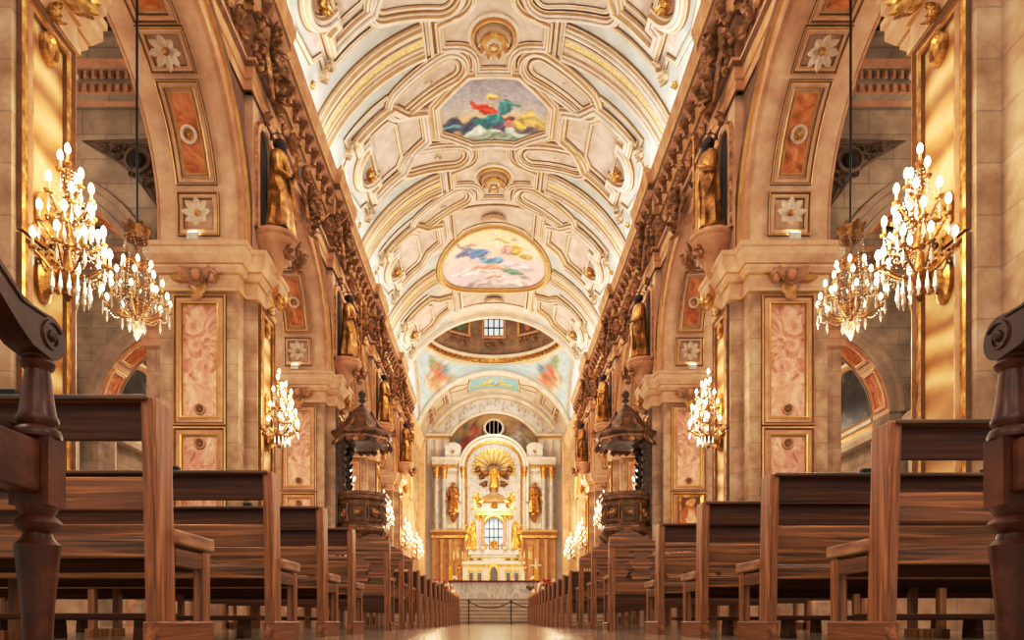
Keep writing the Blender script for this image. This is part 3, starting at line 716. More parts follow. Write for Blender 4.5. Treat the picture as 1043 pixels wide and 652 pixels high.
# crossing side walls with glowing lunette sheets standing for lit wall
for s in (-1,1):
    b=MB(); b.M=SX(s)
    n=24; ar=[(YD-AY*cos(PI*i/n),17.9+4.4*sin(PI*i/n)) for i in range(n+1)]
    b.box(AX,AX+.5,YA,YB_,0,16.4,0); b.sweep(ar,[(.02,-.1),(.02,.1),(-.35,.12),(-.35,-.1)],lambda u,v,h:(AX-h,u,v),False,[1,1,1])
    for y in (YA-.2,YB_-.6): b.box(AX-.5,AX,y,y+.8,0,16.4,1)
    b.sweep([(AX,YA),(AX,YB_)],[(0,15.2),(-.15,15.3),(-.3,15.7),(-.5,16.0),(-.5,16.2),(0,16.3)],None,False,[1]*5)
    b.box(AX+.05,AX+.5,YB_,YE+.2,0,18.2,0)
    struct(b.build('wall_crossing_'+('left' if s<0 else 'right'),[stone,stucco_lt]))
    b=MB(); b.M=SX(s); b.fill([(YD-AY*.99,16.4)]+ar+[(YD+AY*.99,16.4)],lambda u,v,h:(AX+.2,u,v),0,1,m=0,ctr=(YD,18.5))
    k+=1; struct(b.build(f'window_{k}',lit_wall_glow))  # glowing sheet stands for lit wall in the side arch
# choir vault
b=MB(); b.grid([-9.2+18.4*i/50 for i in range(51)],[YB_+(YE-YB_)*i/8 for i in range(9)],V,0,None,lambda u,v:2 if abs(u)<4 else 1)
CH=struct(b.build('ceiling_choir',[cream,rosec,cream],smooth=True))
b=MB()
for s in (-1,1):
    b.sweep(mir(capsule((3.9,62.2),(2.9,62.9),.5),s),PS,V,True,PSM,step=.3)
    b.sweep(mir(rect(4.6,6.6,61.4,64.6),s),PM,V,True,PMM,step=.3); b.sweep(mir(rect(5.0,6.2,61.9,64.1),s),PS,V,True,PSM,step=.3)
    for k in range(3):
        q=V(s*(6.9+.1*k),61.8+1.2*k,.08); nrm=Vector((0,q[1],ZV))-Vector(q); up=Vector((-s*cos(7/RV),0,sin(7/RV))); b.M=frame(q,up.cross(nrm),up); acanthus(b,.5,1 if k==1 else 3,k,9)
    b.M=None
b.build('choir_coffer',VM,CH)
BL=[(-2.2,61.4),(2.2,61.4),(2.45,63.2),(2.45,64.6),(-2.45,64.6),(-2.45,63.2)]
bl_p=strokes(lambda u,v:lin((150,196,200)),[(0,63.2,1.0,1.1,0,(214,180,96),.3),(0,63.2,.65,.7,0,(150,190,210),.3),(-1.3,63.7,.8,.4,0,(190,190,140),.5),(1.3,63.7,.8,.4,0,(190,190,140),.5)])
t=thing('ceiling_painting','small blue painted panel with a gold wreath on the choir vault','painting',V(0,63,0))
VR=lambda u,v,h:tuple(Vector(V(u,v,h))-Vector(V(0,63,0)))
b=MB(); b.fill(BL,VR,.04,14,bl_p,.2); b.build('canvas',paint,t)
b=MB(); b.sweep(BL,PS,VR,True,PSM,step=.3); b.build('frame',VM,t)
# lunette wall
b=MB(); n=44; ZI,RI=15.3,5.1
R=[]
for i in range(n+1):
    a=-1.02+2.04*i/n; a2=-1.06+2.12*i/n
    R.append([(RV*1.01*sin(a2),YE,ZV+RV*1.01*cos(a2)),(RI*sin(a),YE,ZI+RI*cos(a))])
b.rings(R,cu=False)
for s in (-1,1): b.face([b.p(s*4.3,YE,0),b.p(s*7.2,YE,0),b.p(s*7.2,YE,18.75),b.p(s*4.3,YE,18.1)])
b.face([b.p(-4.3,YE,0),b.p(4.3,YE,0),b.p(4.3,YE,15.5),b.p(-4.3,YE,15.5)])
WB=struct(b.build('wall_back',mat('pale lilac plaster',(196,188,184),(214,206,202),None,scale=1.2,rough=.7)))
b=MB()
ia=[(RI*sin(-1.0+2.0*i/30),ZI+RI*cos(-1.0+2.0*i/30)) for i in range(31)]
b.sweep(ia,[(-.05,-.1),(-.05,.12),(.22,.16),(.26,-.1)],lambda u,v,h:(u,YE-h,v),False,[1,0,1])
oa=vault_arc(RV-.25,44,1.02); b.sweep(oa,[(-.05,-.1),(-.05,.12),(.3,.16),(.34,-.1)],lambda u,v,h:(u,YE-h,v),False,[1,0,1])
for s in (-1,1):
    b.M=SX(s); b.sweep([(4.25,YE),(7,YE)],[(0,17.7),(.12,17.8),(.3,18.0),(.3,18.2),(0,18.25)],None,False,[0,1,0,0])
    for x in (4.5,5.3,6.1): b.box(x,x+.35,YE-.12,YE,15.2,17.7,0)
b.M=None; b.build('lunette_moulding',[cream,goldl],WB)
r9=random.Random(3); b=MB()
for i in range(15):
    a=-.9+1.8*i/14; rr=6.0+.3*sin(i*2.2); q=(rr*sin(a),YE-.04,15.2+rr*cos(a)); b.M=frame(q,(1,0,0),(0,0,1))
    scrollwork(b,.8,0,.015,1.8,1 if i%2 else -1); b.leaf((.1,.1,.01),(.5,1,.1),(0,0,1),.4,.12,.3,0,3); b.leaf((.1,-.1,.01),(.2,-1,.1),(0,0,1),.35,.12,.3,0,3)
b.M=None; b.build('lunette_scrolls',mat('lilac stencil',(188,172,164),rough=.7),WB)
ap=grad([(15,(120,92,50)),(16.5,(176,140,70)),(18,(184,156,104)),(20.5,(196,170,130))])
ap_p=strokes(lambda u,v:ap(v),[(-2.6,17.9,.85,.8,20,(186,96,84),.4),(-2.0,18.9,.5,.5,0,(204,120,100),.4),(-1.9,19.5,.25,.25,0,(150,110,80),.4),(-3.6,17.6,.45,.35,0,(120,160,160),.5),(-2.9,19.2,.6,.3,30,(140,130,120),.6),
 (2.3,18.3,.9,.8,-20,(204,190,176),.4),(1.9,19.2,.4,.5,0,(190,160,140),.5),(3.2,17.8,.8,.5,0,(190,180,150),.5),(1.7,17.5,.4,.9,20,(160,130,120),.6),(2.9,19.1,.6,.3,-30,(150,140,140),.6),(0,17.6,1.3,.8,0,(204,190,176),.5)])
b=MB(); R=[]; b.col={}
K=24; N=60
for i in range(K+1):
    rr=RI*max(i/K,.002)
    for j in range(N):
        a=2*PI*j/N; x,z=rr*sin(a),ZI+rr*cos(a); y=YE+2.4*math.sqrt(max(0,1-(rr/RI)**2)); q=b.p(x,y,z); b.col[q]=ap_p(x,z)
for i in range(K):
    for j in range(N): b.face((i*N+j,i*N+(j+1)%N,(i+1)*N+(j+1)%N,(i+1)*N+j))
t=b.build('apse_painting',paint,smooth=True); tag(t,'painted half dome above the altarpiece with a red figure and a white figure','painting')
b=MB(); b.M=frame((0,YE+1.15,19.1),(1,0,0),(0,0,1)); b.lathe([(.72,.05),(.72,.25),(.86,.28),(.95,.2),(.95,0)],(0,0,0),28,0,sx=1.12); b.lathe([(.72,.16),(.001,.16)],(0,0,0),28,1,sx=1.12)
for x in (-.4,0,.4): b.box(x-.03,x+.03,-.7,.7,.17,.2,0)
k+=1; o=struct(b.build(f'window_{k}',[cream,mat('dark oculus glass',(40,44,44),(110,110,96),None,scale=3,rough=.2)]))
# ------------------------------------------------------------------ aisles
for s in (-1,1):
    sd='left' if s<0 else 'right'
    b=MB(); b.M=SX(s); b.box(15.2,15.6,7.5,60,0,14.6); ow=struct(b.build('wall_outer_'+sd,grey_stone))
    b=MB(); b.M=SX(s)
    b.box(XB,15.3,7.5,60,14.5,14.8,0)
    for y in [7.9+1.02*i for i in range(50)]: b.box(XB,15.2,y,y+.22,14.25,14.5,1)
    for x in (9.2,11.4,13.6): b.box(x,x+.3,7.5,60,14.1,14.5,1)
    struct(b.build('ceiling_aisle_'+sd,[mat('dark aisle ceiling '+sd,(104,78,56),(136,106,80),None,scale=2,rough=.8),stucco]))
    for i,yc in enumerate(YC[:5]):
        y0,y1=yc-.55,yc+.55; r,c=2.95,11.45; zs,st=7.74,.05
        P=[(c-r,0.),(c-r,zs)]+[(c-r*cos(PI*k/24),zs+st+r*sin(PI*k/24)) for k in range(25)]+[(c+r,zs),(c+r,0.)]
        b=MB(); b.M=SX(s)
        for y in (y0,y1):
            for (a,za),(d,zd) in zip(P,P[1:]):
                if d-a>1e-5: b.face([b.p(a,y,za),b.p(d,y,zd),b.p(d,y,14.5),b.p(a,y,14.5)],0)
            b.face([b.p(c+r,y,0),b.p(15.2,y,0),b.p(15.2,y,14.5),b.p(c+r,y,14.5)],0)
            b.face([b.p(XB,y,ZS),b.p(c-r,y,ZS),b.p(c-r,y,14.5),b.p(XB,y,14.5)],0)
        b.rings([[(x,y0,z),(x,y1,z)] for x,z in P[1:-1]],cu=False,m=1); b.rings([[(x,y0,z),(x,y1,z)] for x,z in P[-2:]],cu=False,m=0)
        w=struct(b.build('wall_aisle_'+sd,[grey_stone,stucco_lt]))
        b=MB(); b.M=SX(s); A=[(x,z) for x,z in P if z>7]
        for yy,q in ((y0,-1),(y1,1)):
            b.sweep(A,[(.02,0),(.02,.08),(-.12,.1),(-.14,.05),(-.32,.06),(-.36,.13),(-.5,.13),(-.54,0)],lambda u,v,h:(u,yy+q*h,v),False,[0]*7)
        b.build('archivolt',[MATS.get('plain aisle stone') or mat('plain aisle stone',(160,140,118),(190,170,148),None,scale=2,rough=.75,dirt=.25)],w)
        b=MB(); b.M=SX(s)
        b.sweep([(15.2,y0),(XB,y0)],[(0,12.6),(-.08,12.62),(-.08,12.75),(-.2,12.85),(-.2,13.05),(-.14,13.07),(-.14,13.5),(-.3,13.6),(-.4,13.85),(-.5,13.95),(-.5,14.1),(0,14.15)][::1],lambda u,v,h:(u,v,h),False,[0,1,0,1,0,0,1,0,0,0,0])
        n=36
        for q in range(n):
            x=8+7.1*q/n; b.box(x,x+.1,y0-.28,y0-.1,12.86,13.02,1); b.lathe([(.001,0),(.07,.02),(.07,.16),(.001,.2)],(x+.05,y0-.2,13.2),6,1)
        b.build('aisle_cornice',[grey_stone,stucco],w)
        # triangular carved relief beside the arch
        tri=[(8.5,9.55),(8.5,11.55),(10.25,11.55)]
        b=MB(); b.M=SX(s); f=lambda u,v,h:(u,y0-h,v)
        def hyp(k): t=k/8; x=9.95-1.73*t; z=11.8-1.5*t; bl=.22*sin(PI*t); return (x-bl*.75*1,z+bl*.65)
        T=[(8.22,10.3),(8.22,11.8)]+[hyp(k) for k in range(0,8)]
        b.sweep(T,FR,f,True,[0]*7); b.fill(T,f,.015,1,m=1,ctr=(8.6,11.4))
        b.M=SX(s)@frame((8.66,y0-.02,11.33),(1,0,0),(0,0,1)); b.lathe([(.33,0),(.33,.08),(.26,.1),(.24,.03)],(0,0,0),18,0); b.ball((0,0,.02),.2,10,6,2)
        for qx,qz,w_ in ((9.3,11.6,.28),(8.42,10.75,.28),(9.0,11.62,.22),(8.4,11.0,.22),(8.8,10.98,.18),(9.15,11.4,.18)):
            b.M=SX(s)@frame((qx,y0-.02,qz),(1,0,0),(0,0,1)); acanthus(b,w_,0,int(qx*7),7)
        b.build('spandrel_relief',[mat('carved umber relief',(92,70,52),(140,112,86),None,scale=5,rough=.6) if 'carved umber relief' not in MATS else MATS['carved umber relief'],MATS['carved umber relief'],void],w)
        # soffit coffers of the cross arch
        L=PI*r
        fs=lambda u,v,h:(c-(r-h)*cos(u/r),yc+v,zs+st+(r-h)*sin(u/r))
        b=MB(); b.M=SX(s)
        for k in range(5):
            a0=L*(k+.12)/5; a1=L*(k+.88)/5
            b.sweep(rect(a0,a1,-.36,.36),FR,fs,True,FRM,step=.3); b.grid([a0+(a1-a0)*j/6 for j in range(7)],[-.3,.3],fs,.015,None,lambda u,v:2)
        b.build('soffit_coffer',[cream,goldl,orange],w)
    # bays of the outer wall: lunette window above an arched recess
    for i in range(5):
        yc=YC[i]+4.1
        fo=lambda u,v,h:(15.2-h,u,v)
        half=[(yc+2.6*cos(PI*k/20),8.3+2.6*sin(PI*k/20)) for k in range(21)]
        b=MB(); b.M=SX(s); b.fill(half,fo,.03,1,ctr=(yc,8.9)); k+=1
        wn=struct(b.build(f'window_{20+i+(5 if s>0 else 0)}',MATS.get('dark painted glass') or mat('dark painted glass',(34,32,32),(70,62,56),(150,138,124),scale=1.2,detail=6,rough=.35,p=(.35,.55,.8))))
        b=MB(); b.M=SX(s); b.sweep(half,[(-.05,0),(-.05,.12),(.1,.2),(.25,.2),(.3,.1),(.6,.1),(.65,.16),(.75,.16),(.75,0)],fo,True,[0,1,0,0,1,2,1,0])
        for q in range(-2,3):
            b.M=SX(s)@frame((15.08,yc+2.95*sin(q*.6),8.3+2.95*cos(q*.6)),(0,-1,0),(0,0,1)); acanthus(b,.3,1,q+5,8)
        b.build('window_frame',[cream,goldl,orange],wn)
        b=MB(); b.M=SX(s)
        b.sweep([(yc-3.4,7.3),(yc+3.4,7.3)],[(0,0),(.0,.35),(-.2,.45),(-.35,.3),(-.5,.1),(-.5,0)],lambda u,v,h:(15.2-h,u,v),False,[0]*5)
        P=[(yc-1.6,0),(yc-1.6,4.2)]+[(yc-1.6*cos(PI*q/16),4.2+1.6*sin(PI*q/16)) for q in range(1,16)]+[(yc+1.6,4.2),(yc+1.6,0)]
        b.sweep(P,[(.02,0),(.02,.2),(-.15,.25),(-.2,.12),(-.4,.12),(-.45,.2),(-.6,.2),(-.6,0)],fo,False,[0,1,0,0,0,1,0]); b.fill(P,fo,.02,1,m=2,ctr=(yc,3))
        for yy in (yc-2.9,yc+2.9): b.box(14.9,15.2,yy-.35,yy+.35,0,7.2,0)
        b.build('chapel_arch',[cream,goldl,stucco],ow)
# ------------------------------------------------------------------ statues
def robed(b,h=2.4,seed=0,mh=1,lift=1,beard=True):
    r=random.Random(seed); N=28; R=[]; ph=r.uniform(0,6); f1=r.choice((5,6,7))
    prof=[(0,.40,.34),(.04,.41,.35),(.12,.38,.33),(.25,.345,.30),(.4,.32,.28),(.5,.31,.26),(.6,.285,.235),(.68,.30,.24),(.76,.325,.235),(.81,.32,.21),(.845,.235,.17),(.862,.11,.11),(.88,.085,.09),(.895,.1,.11),(.915,.125,.14),(.945,.135,.15),(.97,.12,.135),(.99,.07,.08),(1,.005,.005)]
    sh=.05
    for t,rx,ry in prof:
        fold=.15*max(0,1-t/.86)**.6 if t<.86 else 0
        sway=sh*sin(t*PI*1.15)
        R.append([(h/2.4*1.15*(rx*(1+fold*sin(f1*a+ph+t*2)+.5*fold*sin(11*a+ph*2-t*5)))*cos(a)*1.05+sway,h/2.4*ry*(1+fold*sin(f1*a+ph+t*2))*sin(a)-(.04 if t>.86 else 0),t*h) for a in [2*PI*k/N for k in range(N)]])
    ids=b.rings(R[:13],cap0=True,m=0); ids=b.rings(R[12:],m=mh)
    k=h/2.4
    for sx in (-1,1):
        el=(sx*.44*k+.03,-.06*k,1.36*k); ha=(sx*.16*k,-.36*k,(1.5+.14*sx*lift)*k)
        b.tube([(sx*.25*k+.03,0,1.93*k),(sx*.38*k,0,1.72*k),el,((el[0]+ha[0])/2,(el[1]+ha[1])/2,(el[2]+ha[2])/2),ha],[.1*k,.115*k,.115*k,.09*k,.05*k],9,0)
        b.ball(ha,.06*k,7,5,mh,sz=1.2)
        for q in range(4): b.tube([(ha[0]+(q-1.5)*.022*k,ha[1]-.03*k,ha[2]),(ha[0]+(q-1.5)*.022*k-.02*sx,ha[1]-.07*k,ha[2]+.06*k),(ha[0]+(q-1.5)*.02*k-.04*sx*k,ha[1]-.05*k,ha[2]+.11*k)],[.014*k,.013*k,.009*k],4,mh)
        b.leaf((sx*.42*k,-.02,1.4*k),(sx*.1,-.1,-1),(sx*.6,-1,0),.75*k,.22*k,.25,0,5,.5)
    # cloak folds crossing the body
    for q in range(6): b.tube([(-.3*k+.06*q*k,-.2*k,(1.75-.03*q)*k),(-.1*k+.05*q*k,-.3*k,(1.3-.04*q)*k),(.16*k+.03*q*k,-.31*k,(.85-.05*q)*k),(.24*k+.02*q*k,-.3*k,(.35-.03*q)*k)],[.02*k,.035*k,.04*k,.02*k],5,0)
    b.ball((0.02,-.175*k,2.24*k),.028*k,6,5,mh,sz=1.5)
    for sx in (-1,1): b.ball((.02+sx*.05*k,-.155*k,2.28*k),.02*k,5,4,mh); b.ball((.02+sx*.14*k,-.03*k,2.25*k),.035*k,5,4,mh)
    if beard: b.lathe([(.001,-.26),(.06,-.2),(.1,-.08),(.09,0),(.04,.04)],(.02,-.12*k,2.2*k),9,mh,sy=.75)
    b.lathe([(.15,0),(.165,.07),(.14,.14),(.06,.185),(.001,.19)],(.02,.0,2.24*k),10,mh,fl=.06,nf=7)
robe_m=mat('dull gilt robe',(92,60,28),(182,130,64),(240,196,116),scale=3.5,detail=8,rough=.36,metal=.5,bump=.4)
darkh=mat('dark unpainted head',(40,28,22),(70,50,38),None,scale=5,rough=.55)
def statue(s,i,loc,rz,lab,h=2.35,m=(robe_m,darkh),group=None,seed=None,halo=True,attr=0):
    t=thing('statue',lab,'statue',loc,rz,group)
    b=MB(); b.lathe([(.36,0),(.38,.03),(.34,.08)],(0,0,0),16,0,sy=.85); b.build('plinth',m[0],t)
    b=MB(); b.M=Matrix.Translation((0,0,.08)); robed(b,h,seed if seed is not None else i*2+s,1,1 if i%2 else -1); b.build('figure',list(m),t,smooth='auto')
    if halo:
        b=MB(); R=[(.2*cos(2*PI*q/20),.2*sin(2*PI*q/20),h+.13) for q in range(20)]; b.tube(R+[R[0]],.014,5,0,False)
        for q in range(10): a=2*PI*q/10; b.tube([(.2*cos(a),.2*sin(a),h+.13),(.25*cos(a),.25*sin(a),h+.22)],[.012,.003],4)
        b.build('crown',dark_b,t)
    if attr==1:
        b=MB(); b.box(-.14,.14,-.5,-.4,h*.62,h*.76,0,.0); b.box(-.13,.13,-.51,-.5,h*.625,h*.755,1); b.build('book',list(m),t)
    if attr==2:
        b=MB(); b.tube([(.22,-.42,.1),(.2,-.42,h*.98)],.025,6); b.ball((.2,-.42,h*1.0),.06,7,5); b.build('staff',m[0],t)
    return t
SL={-1:['tall gilt robed statue with a dark crowned head above the left foreground pier sconce','gilt robed statue with dark crowned head over the nearest visible left pier','gilt statue in the niche straight above the left carved pulpit','smaller gilt statue one pier past the left pulpit','farthest gilt statue on the left nave wall'],
    1:['tall gilt robed statue above the right foreground pier sconce','gilt robed statue with dark bearded head over the nearest visible right pier','gilt statue in the niche straight above the right carved pulpit','smaller gilt statue one pier past the right pulpit','farthest gilt statue on the right nave wall']}
for s in (-1,1):
    for i in range(1,5): statue(s,i,(s*5.4,YC[i],9.8),PI/2*s*-1 if s>0 else PI/2,SL[s][i],attr=(i+(s>0))%3,group=None)
# ------------------------------------------------------------------ pulpits
def hexr(r,a0=0,n=8): return [(r*cos(2*PI*k/n+a0),r*sin(2*PI*k/n+a0)) for k in range(n)]
def pulpit():
    t=thing('pulpit','x','pulpit')
    a0=PI/8
    b=MB(); P=hexr(.88,a0); b.sweep(P,[(-.7,2.2),(-.62,2.6),(-.3,3.0),(-.1,3.3),(.0,3.5),(.06,3.55),(.06,3.66),(0,3.72),(-.04,3.8),(-.04,4.62),(0,4.68),(.08,4.74),(.08,4.86),(.12,4.9),(.12,5.0),(-.06,5.02),(-.06,4.2)],None,True,[0,0,0,0,1,0,1,0,0,1,0,0,1,0,0,0]); b.face([b.p(x*.93,y*.93,3.8) for x,y in P],0)
    for k in range(8):
        a=2*PI*k/8; o=(.84*cos(a)*.94,.84*sin(a)*.94,4.22); b.M=frame(o,(-sin(a),cos(a),0),(0,0,1)); b.sweep(rect(-.26,.26,-.3,.3),[(o_*.6,h_) for o_,h_ in FR],None,True,[1,1,0,0,0,1,1]); b.lathe([(.16,0),(.16,.04),(.12,.06),(.1,.02),(.001,.05)],(0,0,0),12,1); scrollwork(b,.24,1,.03); 
        b.M=frame((.74*cos(a),.74*sin(a),3.2),(-sin(a),cos(a),0),(0,0,1)); b.leaf((0,-.2,0),(0,1,.2),(0,0,1),.5,.3,.3,1,4)
    b.M=None; b.build('basin',[pulpw,bronze],t)
    b=MB(); b.lathe([(.5,0),(.5,.3),(.42,.36),(.3,.5),(.22,1.2),(.3,1.9),(.36,2.1),(.3,2.3)],(0,0,0),12,0,fl=.05,nf=6); b.build('pedestal',pulpw,t)
    b=MB(); P=hexr(.92,a0); b.sweep(P,[(-.95+.1,6.95),(-.3,6.93),(-.1,6.9),(.06,6.95),(.1,7.05),(.1,7.12),(.16,7.18),(.2,7.28),(.2,7.36),(.1,7.4),(-.1,7.44),(-.2,7.56),(-.27,7.76),(-.36,7.96),(-.44,8.04),(-.46,8.1),(-.56,8.25),(-.68,8.4),(-.82,8.52),(-.915,8.6)],None,True,[0,0,0,0,1,0,0,0,1,0,0,0,0,0,1,0,0,0,0]); b.face([b.p(x*.1,y*.1,6.95) for x,y in P],0)
    for k in range(8):
        a=2*PI*(k+.5)/8
        b.tube([(1.0*cos(a),1.0*sin(a),7.36),(.72*cos(a),.72*sin(a),7.55),(.5*cos(a),.5*sin(a),7.95),(.4*cos(a),.4*sin(a),8.2)],[.05,.06,.05,.03],6,0)
        a=2*PI*k/8; 
        for q in (-.25,0,.25): b.M=frame((.98*cos(a)-q*sin(a),.98*sin(a)+q*cos(a),6.98),(-sin(a),cos(a),0),(0,0,1)); b.leaf((0,.05,0),(0,-1,.15),(0,0,1),.3,.2,.5,0 if q else 1,3)
        b.M=None
    b.build('sounding_board',[pulpw,bronze],t,smooth='auto')
    b=MB(); b.lathe([(.1,8.58),(.14,8.66),(.06,8.72),(.12,8.8),(.15,8.9),(.1,9.0),(.02,9.06)],(0,0,0),10); b.build('finial',dark_b,t)
    b=MB()
    for sg in (-1,1):
        b.tube([(-.62,sg*.62,4.9),(-.66,sg*.66,5.6),(-.72,sg*.62,6.4),(-.6,sg*.6,6.95)],[.13,.1,.12,.15],8)
        for k in range(7): b.leaf((-.6,sg*.62,5.0+.28*k),(.5,sg*.3,.4),(.2,0,1),.3,.2,.8)
        b.ball((-.55,sg*.55,6.8),.17,8,6); b.ball((-.55,sg*.6,5.1),.14,8,6)
    b.box(-.86,-.78,-.55,.55,3.8,6.95); b.build('back_board',dark_b,t)
    return t
pu=pulpit()
for s in (-1,1):
    o=pu if s<0 else dup(pu); o.location=(s*4.86,25.2,0); o.scale=(1 if s<0 else -1,1,.955); o['label']='octagonal carved wooden pulpit with a domed canopy beside the '+('left' if s<0 else 'right')+' nave piers'
# ------------------------------------------------------------------ lights: sconces and chandeliers
def P2(b,q0,q1,sag=.12,r=.012,m=0,seg=5):
    a,c=Vector(q0),Vector(q1); n=6
    b.tube([tuple(a.lerp(c,t/n)+Vector((0,0,-sag*sin(PI*t/n)*(1.2-t/n)))) for t in range(n+1)],r,seg,m)
def candle_mesh():
    b=MB(); b.lathe([(.001,-.035),(.045,-.03),(.055,-.005),(.03,0)],(0,0,0),8,0); b.lathe([(.018,0),(.018,.1),(.012,.105)],(0,0,0),7,1)
    return b
def bulb_mesh(r=.036):
    b=MB(); b.lathe([(.012,.1),(.03,.125),(r,.16),(r*.93,.19),(r*.55,.225),(.004,.24)],(0,0,0),10,0); return b
def beads(b,a,c,sag,n,r,m=0):
    a,c=Vector(a),Vector(c)
    for k in range(n+1):
        t=k/n; q=a.lerp(c,t)+Vector((0,0,-sag*4*t*(1-t))); b.lathe([(.001,-r),(r,0),(.001,r)],q,4,m)
def add_bulbs(t,pts):
    first=True
    for q in pts:
        if first:
            c0=candle_mesh().build('candle',[brass,candle_m],t); b0=bulb_mesh().build('bulb',bulb_m,c0,smooth=True); c=c0
        else:
            c=c0.copy(); COL.objects.link(c); d=b0.copy(); COL.objects.link(d); d.parent=c
        c.location=q; first=False
def sconce():
    t=thing('wall_sconce','x','wall lamp')
    b=MB(); b.M=frame((0,0,.35),(0,1,0),(0,0,1)); b.lathe([(.2,0),(.2,.05),(.15,.09),(.08,.12),(.05,.2)],(0,0,0),14,0,sy=1.5); acanthus(b,.26,0,2,9)
    b.M=frame((0,0,-.45),(0,1,0),(0,0,1)); b.lathe([(.16,0),(.16,.05),(.1,.09),(.05,.2)],(0,0,0),14,0,sy=1.9); acanthus(b,.22,0,3,9)
    b.M=None; b.tube([(.05,0,.35),(.2,0,.3),(.3,0,.42),(.32,0,.3)],[.035,.04,.04,.03],7); b.tube([(.05,0,-.45),(.2,0,-.6),(.3,0,-.55),(.32,0,-.4)],[.035,.045,.045,.03],7)
    b.build('wall_mount',gold,t)
    b=MB(); b.lathe([(.02,-.72),(.06,-.66),(.02,-.6),(.09,-.5),(.14,-.4),(.06,-.3),(.04,-.1),(.08,0),(.03,.1),(.03,.3),(.07,.38),(.03,.45),(.02,.7),(.035,.86),(.02,1.0)],(.32,0,0),10); b.build('stem',brass,t)
    pts=[]; arms=MB(); cr=MB()
    for z,r,n,sp in ((1.05,.0,1,0),(.78,.17,3,170),(.48,.3,5,200),(.14,.4,6,210),(-.2,.47,7,215)):
        for k in range(n):
            a=math.radians(-sp/2+sp*k/max(n-1,1)); q=(.32+r*cos(a),r*sin(a),z+.07*sin(k*2.3+r*9)); pts.append(q)
            if n>1:
                P2(arms,(.32,0,z-.12),(q[0],q[1],q[2]-.03),.16,.014)
                beads(cr,(q[0],q[1],q[2]-.05),(.32+r*.45*cos(a),r*.45*sin(a),z-.2),.1,7,.017)
                cr.lathe([(.001,-.28),(.026,-.2),(.014,-.12),(.001,-.06)],q,5)
                if k: beads(cr,(q[0],q[1],q[2]-.04),pts[-2],.1,7,.014)
    arms.build('arms',brass,t)
    for k in range(10):
        a=-1.7+3.4*k/9; beads(cr,(.32+.1*cos(a),.1*sin(a),.9),(.32+.3*cos(a),.4*sin(a),-.1),-.05,14,.013); cr.lathe([(.001,-.3),(.03,-.2),(.016,-.1),(.001,0)],(.32+.25*cos(a),.25*sin(a),-.45),5)
    cr.build('crystal_drops',cryst,t)['kind']='stuff'
    add_bulbs(t,pts); return t
sc0=sconce(); first=True
SCN=[(0,8.66,4.9),(1,17.2,5.2),(3,33.6,5.3),(4,41.8,5.2),(5,49.0,5.2)]
LIGHTS=[]
for s in (-1,1):
    sd='left' if s<0 else 'right'
    for (i,y,z) in SCN:
        lab={0:f'crystal wall sconce with lit bulbs on the {sd} foreground pier',1:f'crystal wall sconce with lit bulbs on the second {sd} pier, below the crowned statue',3:f'lit crystal sconce on the pier just beyond the {sd} pulpit',4:f'small lit sconce above the far {sd} pews, nearer of two',5:f'small lit sconce above the far {sd} pews, farther of two'}[i]
        o=sc0 if first else dup(sc0); first=False
        o.location=(s*(5.73 if i<5 else 5.85),y,z); o.rotation_euler=(0,0,PI if s>0 else 0); o['label']=lab
        LIGHTS.append((s*4.5,y,z+.2,1.0))
def chandelier():
    t=thing('chandelier','x','chandelier')
    b=MB(); b.tube([(0,0,.95),(0,0,6.0)],.022,6); b.build('rod',black,t)
    b=MB(); b.lathe([(.02,-.75),(.07,-.7),(.03,-.62),(.12,-.5),(.18,-.38),(.08,-.28),(.04,-.1),(.09,.02),(.04,.15),(.035,.4),(.08,.48),(.03,.56),(.02,.95)],(0,0,0),12)
    b.lathe([(.19,.86),(.22,.9),(.2,.94),(.24,1.1),(.21,1.1),(.18,.94)],(0,0,0),16)
    for k in range(8):
        a=2*PI*k/8; b.leaf((.2*cos(a),.2*sin(a),1.05),(cos(a)*.3,sin(a)*.3,1),(cos(a),sin(a),0),.13,.07,.5); b.leaf((.06*cos(a),.06*sin(a),.45),(cos(a),sin(a),.6),(0,0,1),.24,.09,-.8)
    b.build('stem',brass,t)
    pts=[]; arms=MB(); cr=MB()
    for z,r,n in ((.25,.27,6),(-.03,.44,8),(-.36,.58,10)):
        for k in range(n):
            a=2*PI*(k+.5*(n==8))/n; q=(r*cos(a),r*sin(a),z); pts.append(q); P2(arms,(0,0,z-.15),(q[0],q[1],z-.03),.2,.014)
            q2=(r*cos(a+2*PI/n),r*sin(a+2*PI/n),z-.03); beads(cr,(q[0],q[1],z-.03),q2,.12,8,.016); cr.lathe([(.001,-.34),(.03,-.24),(.016,-.12),(.001,-.04)],q,5)
    arms.build('arms',brass,t)
    for k in range(12):
        a=2*PI*k/12; beads(cr,(.2*cos(a),.2*sin(a),.92),(.34*cos(a),.34*sin(a),.0),.02,16,.015); beads(cr,(.34*cos(a),.34*sin(a),0),(.12*cos(a),.12*sin(a),-.66),.04,12,.016)
    for k in range(8):
        a=2*PI*k/8; cr.lathe([(.001,-.3),(.035,-.2),(.02,-.1),(.001,0)],(.14*cos(a),.14*sin(a),-.6),5); beads(cr,(.2*cos(a),.2*sin(a),.95),(.23*cos(a+.4),.23*sin(a+.4),.7),0,5,.018)
    cr.lathe([(.001,-1.05),(.06,-.95),(.04,-.85),(.001,-.75)],(0,0,0),7)
    cr.build('crystal_drops',cryst,t)['kind']='stuff'; add_bulbs(t,pts); return t
ch0=chandelier(); first=True
